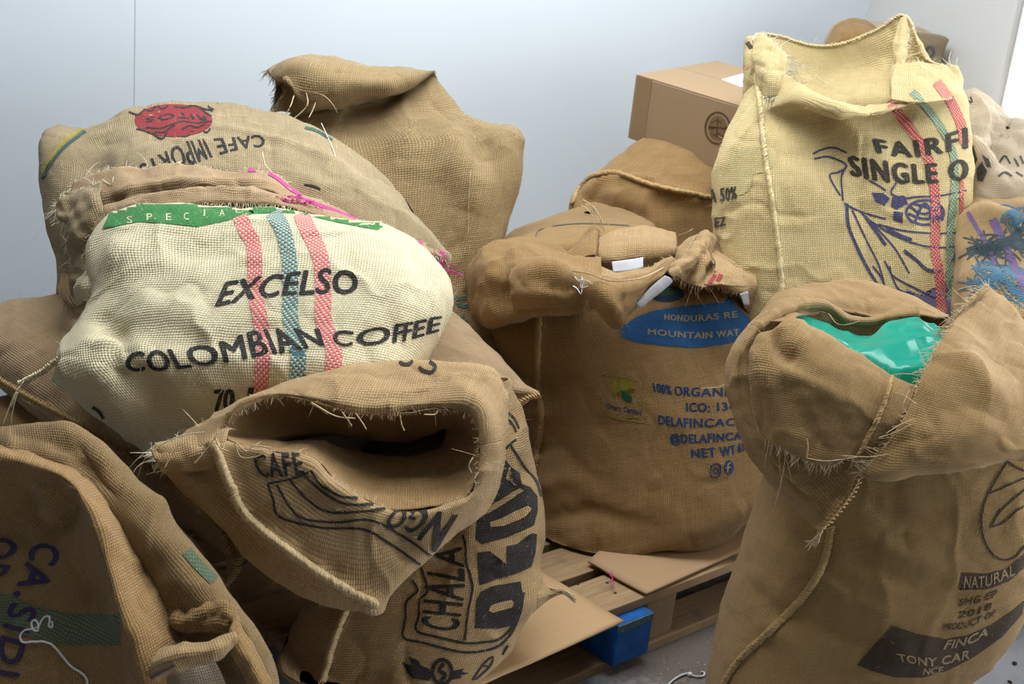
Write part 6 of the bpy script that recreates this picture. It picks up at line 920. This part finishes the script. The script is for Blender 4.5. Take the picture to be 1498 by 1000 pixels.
# ---- green plastic bag inside it
mp_ = bpy.data.materials.new('green_plastic'); mp_.use_nodes = True; t = NT(mp_.node_tree); bsd = mp_.node_tree.nodes['Principled BSDF']
for k, v in (('Base Color', (0.02, 0.50, 0.36, 1)), ('Roughness', 0.18), ('Specular IOR Level', 0.6)): bsd.inputs[k].default_value = v
tl = t.n('ShaderNodeBsdfTranslucent'); t.set(tl.inputs[0], (0.03, 0.62, 0.45)); ms = t.n('ShaderNodeMixShader'); ms.inputs[0].default_value = 0.45; t.t.links.new(bsd.outputs[0], ms.inputs[1]); t.t.links.new(tl.outputs[0], ms.inputs[2]); t.t.links.new(ms.outputs[0], mp_.node_tree.nodes['Material Output'].inputs[0])
rg = thing('plastic_bag', 'crumpled translucent green plastic bag inside the large sack with collar', 'bag', P(1270, 560, 2.3))
g1 = loft([[(1158, 464, 2.26), (1185, 470, 2.28), (1215, 485, 2.30), (1250, 497, 2.32), (1290, 490, 2.34), (1330, 480, 2.35)], [(1165, 470, 2.20), (1192, 482, 2.21), (1225, 492, 2.23), (1262, 500, 2.25), (1300, 505, 2.27), (1340, 505, 2.28)], [(1175, 486, 2.17), (1205, 500, 2.17), (1240, 516, 2.17), (1270, 530, 2.18), (1305, 540, 2.20), (1345, 545, 2.22)], [(1190, 520, 2.17), (1220, 540, 2.17), (1250, 560, 2.17), (1280, 570, 2.18), (1310, 580, 2.20), (1350, 590, 2.22)]], 0.004)
def crumple(s, amp, scale, seed): n_ = noise(s.V, scale, seed); m_ = noise(s.V, scale*0.5, seed+3); return s.disp(amp*(1-2*np.abs(n_))+amp*0.38*(1-2*np.abs(m_)))
crumple(g1, 0.010, 0.09, 151).build('bag_side', mp_, rg)
g2 = loft([[(1240, 505, 2.24), (1275, 492, 2.26), (1305, 478, 2.28), (1330, 470, 2.29), (1355, 478, 2.27), (1386, 484, 2.22)], [(1238, 512, 2.19), (1275, 502, 2.20), (1308, 490, 2.21), (1338, 484, 2.22), (1362, 490, 2.20), (1388, 494, 2.17)], [(1250, 524, 2.15), (1285, 520, 2.14), (1318, 514, 2.14), (1345, 512, 2.14), (1368, 512, 2.13), (1386, 510, 2.12)], [(1275, 540, 2.13), (1300, 545, 2.11), (1325, 548, 2.09), (1350, 545, 2.085), (1368, 540, 2.09), (1384, 536, 2.10)], [(1290, 556, 2.14), (1310, 566, 2.12), (1330, 572, 2.11), (1352, 574, 2.10), (1370, 572, 2.10), (1390, 570, 2.11)]], 0.004)
crumple(g2, 0.012, 0.085, 161).build('bag_mouth', mp_, rg)
# ------------------------------------------------------------------ floor bits
M_BEAN = plain('coffee_bean', (0.035, 0.018, 0.009), 0.5, 0.3, 200.0)
def bean(px, py, s, a, label):
    c = G(px, py, 0.0); bm = bmesh.new(); bmesh.ops.create_uvsphere(bm, u_segments=16, v_segments=10, radius=1.0); v = np.array([q.co[:] for q in bm.verts]); bm.verts.index_update(); f = [[q.index for q in x.verts] for x in bm.faces]; bm.free()
    gro = np.exp(-(v[:, 1]/0.16)**2)*(v[:, 2] > 0); v = v*np.array([1.0, 0.72, 0.5]); v[:, 2] -= 0.14*gro; v[:, 2] = np.where(v[:, 2] < -0.3, -0.3, v[:, 2])+0.3
    ca, sa = math.cos(a), math.sin(a); v = v@np.array([[ca, sa, 0], [-sa, ca, 0], [0, 0, 1]])*s
    o = mesh('coffee_bean', v, f, M_BEAN); o.location = tuple(c); tag(o, label, 'bean', 'coffee beans on the floor')
bean(1490, 887, 0.0075, 0.3, 'dark coffee bean on the pale floor, farther one beside the large sack'); bean(1484, 971, 0.0075, 1.0, 'dark coffee bean on the pale floor, nearer one in front of the other'); bean(1477, 998, 0.006, 2.0, 'dark coffee bean at the lower picture edge on the pale floor')
def fl(pts, h): return [G(x, y, h) for x, y in pts]
zt = thing('cable_tie', 'white plastic cable tie lying on the dark floor by the pallet', 'cable tie', G(1005, 988, 0.0)); WP = plain('white_plastic', (0.62, 0.63, 0.60), 0.4, 0.03)
tubes('strap', [cr(np.array(fl([(975, 1004), (985, 994), (997, 987), (1008, 984)], 0.004)), 20)], 0.0022, WP, zt, 6, None); hd = G(1009, 986, 0.005); boxm('head', hd, (0.010, 0.008, 0.008), PX, WP, zt, None, None, 0.0015); tubes('strap_tail', [cr(np.array(fl([(1010, 987), (1020, 989), (1029, 988), (1030, 983), (1025, 982)], 0.004)), 20)], 0.0022, WP, zt, 6, None)
DB = []; Fc = []; rng = np.random.default_rng(5); base = 0
for k in range(260):
    x, y = (rng.uniform(955, 1045), rng.uniform(930, 1010)) if k < 170 else (rng.uniform(1330, 1498), rng.uniform(880, 1000))
    c = G(x, y, 0.0008); s = rng.uniform(0.0006, 0.0022); tri = c+rng.normal(0, s, (4, 3)); tri[:, 2] = np.abs(tri[:, 2]-c[2])*0.6+0.0005; DB.append(tri); Fc += [[base, base+1, base+2], [base, base+2, base+3], [base+1, base+2, base+3]]; base += 4
o = mesh('floor_chaff', np.concatenate(DB), np.array(Fc), plain('pale_chaff', (0.40, 0.33, 0.22), 0.8, 0.4, 300.0), None, None, False, 'stuff', 'scattered pale chaff and grit on the concrete floor'); tag(o, None, 'chaff')
pk = [cr(np.array([P(894, 834, 2.555), P(895, 842, 2.535), P(897, 850, 2.53), P(896, 858, 2.50)]), 10), cr(np.array([P(892, 840, 2.545), P(896, 846, 2.53), P(893, 852, 2.52)]), 8)]
o = tubes('pink_thread', pk, 0.0012, TH['pink'], None, 4, None); tag(o, 'pink thread scrap on the bare pallet board between two cardboard sheets', 'thread')
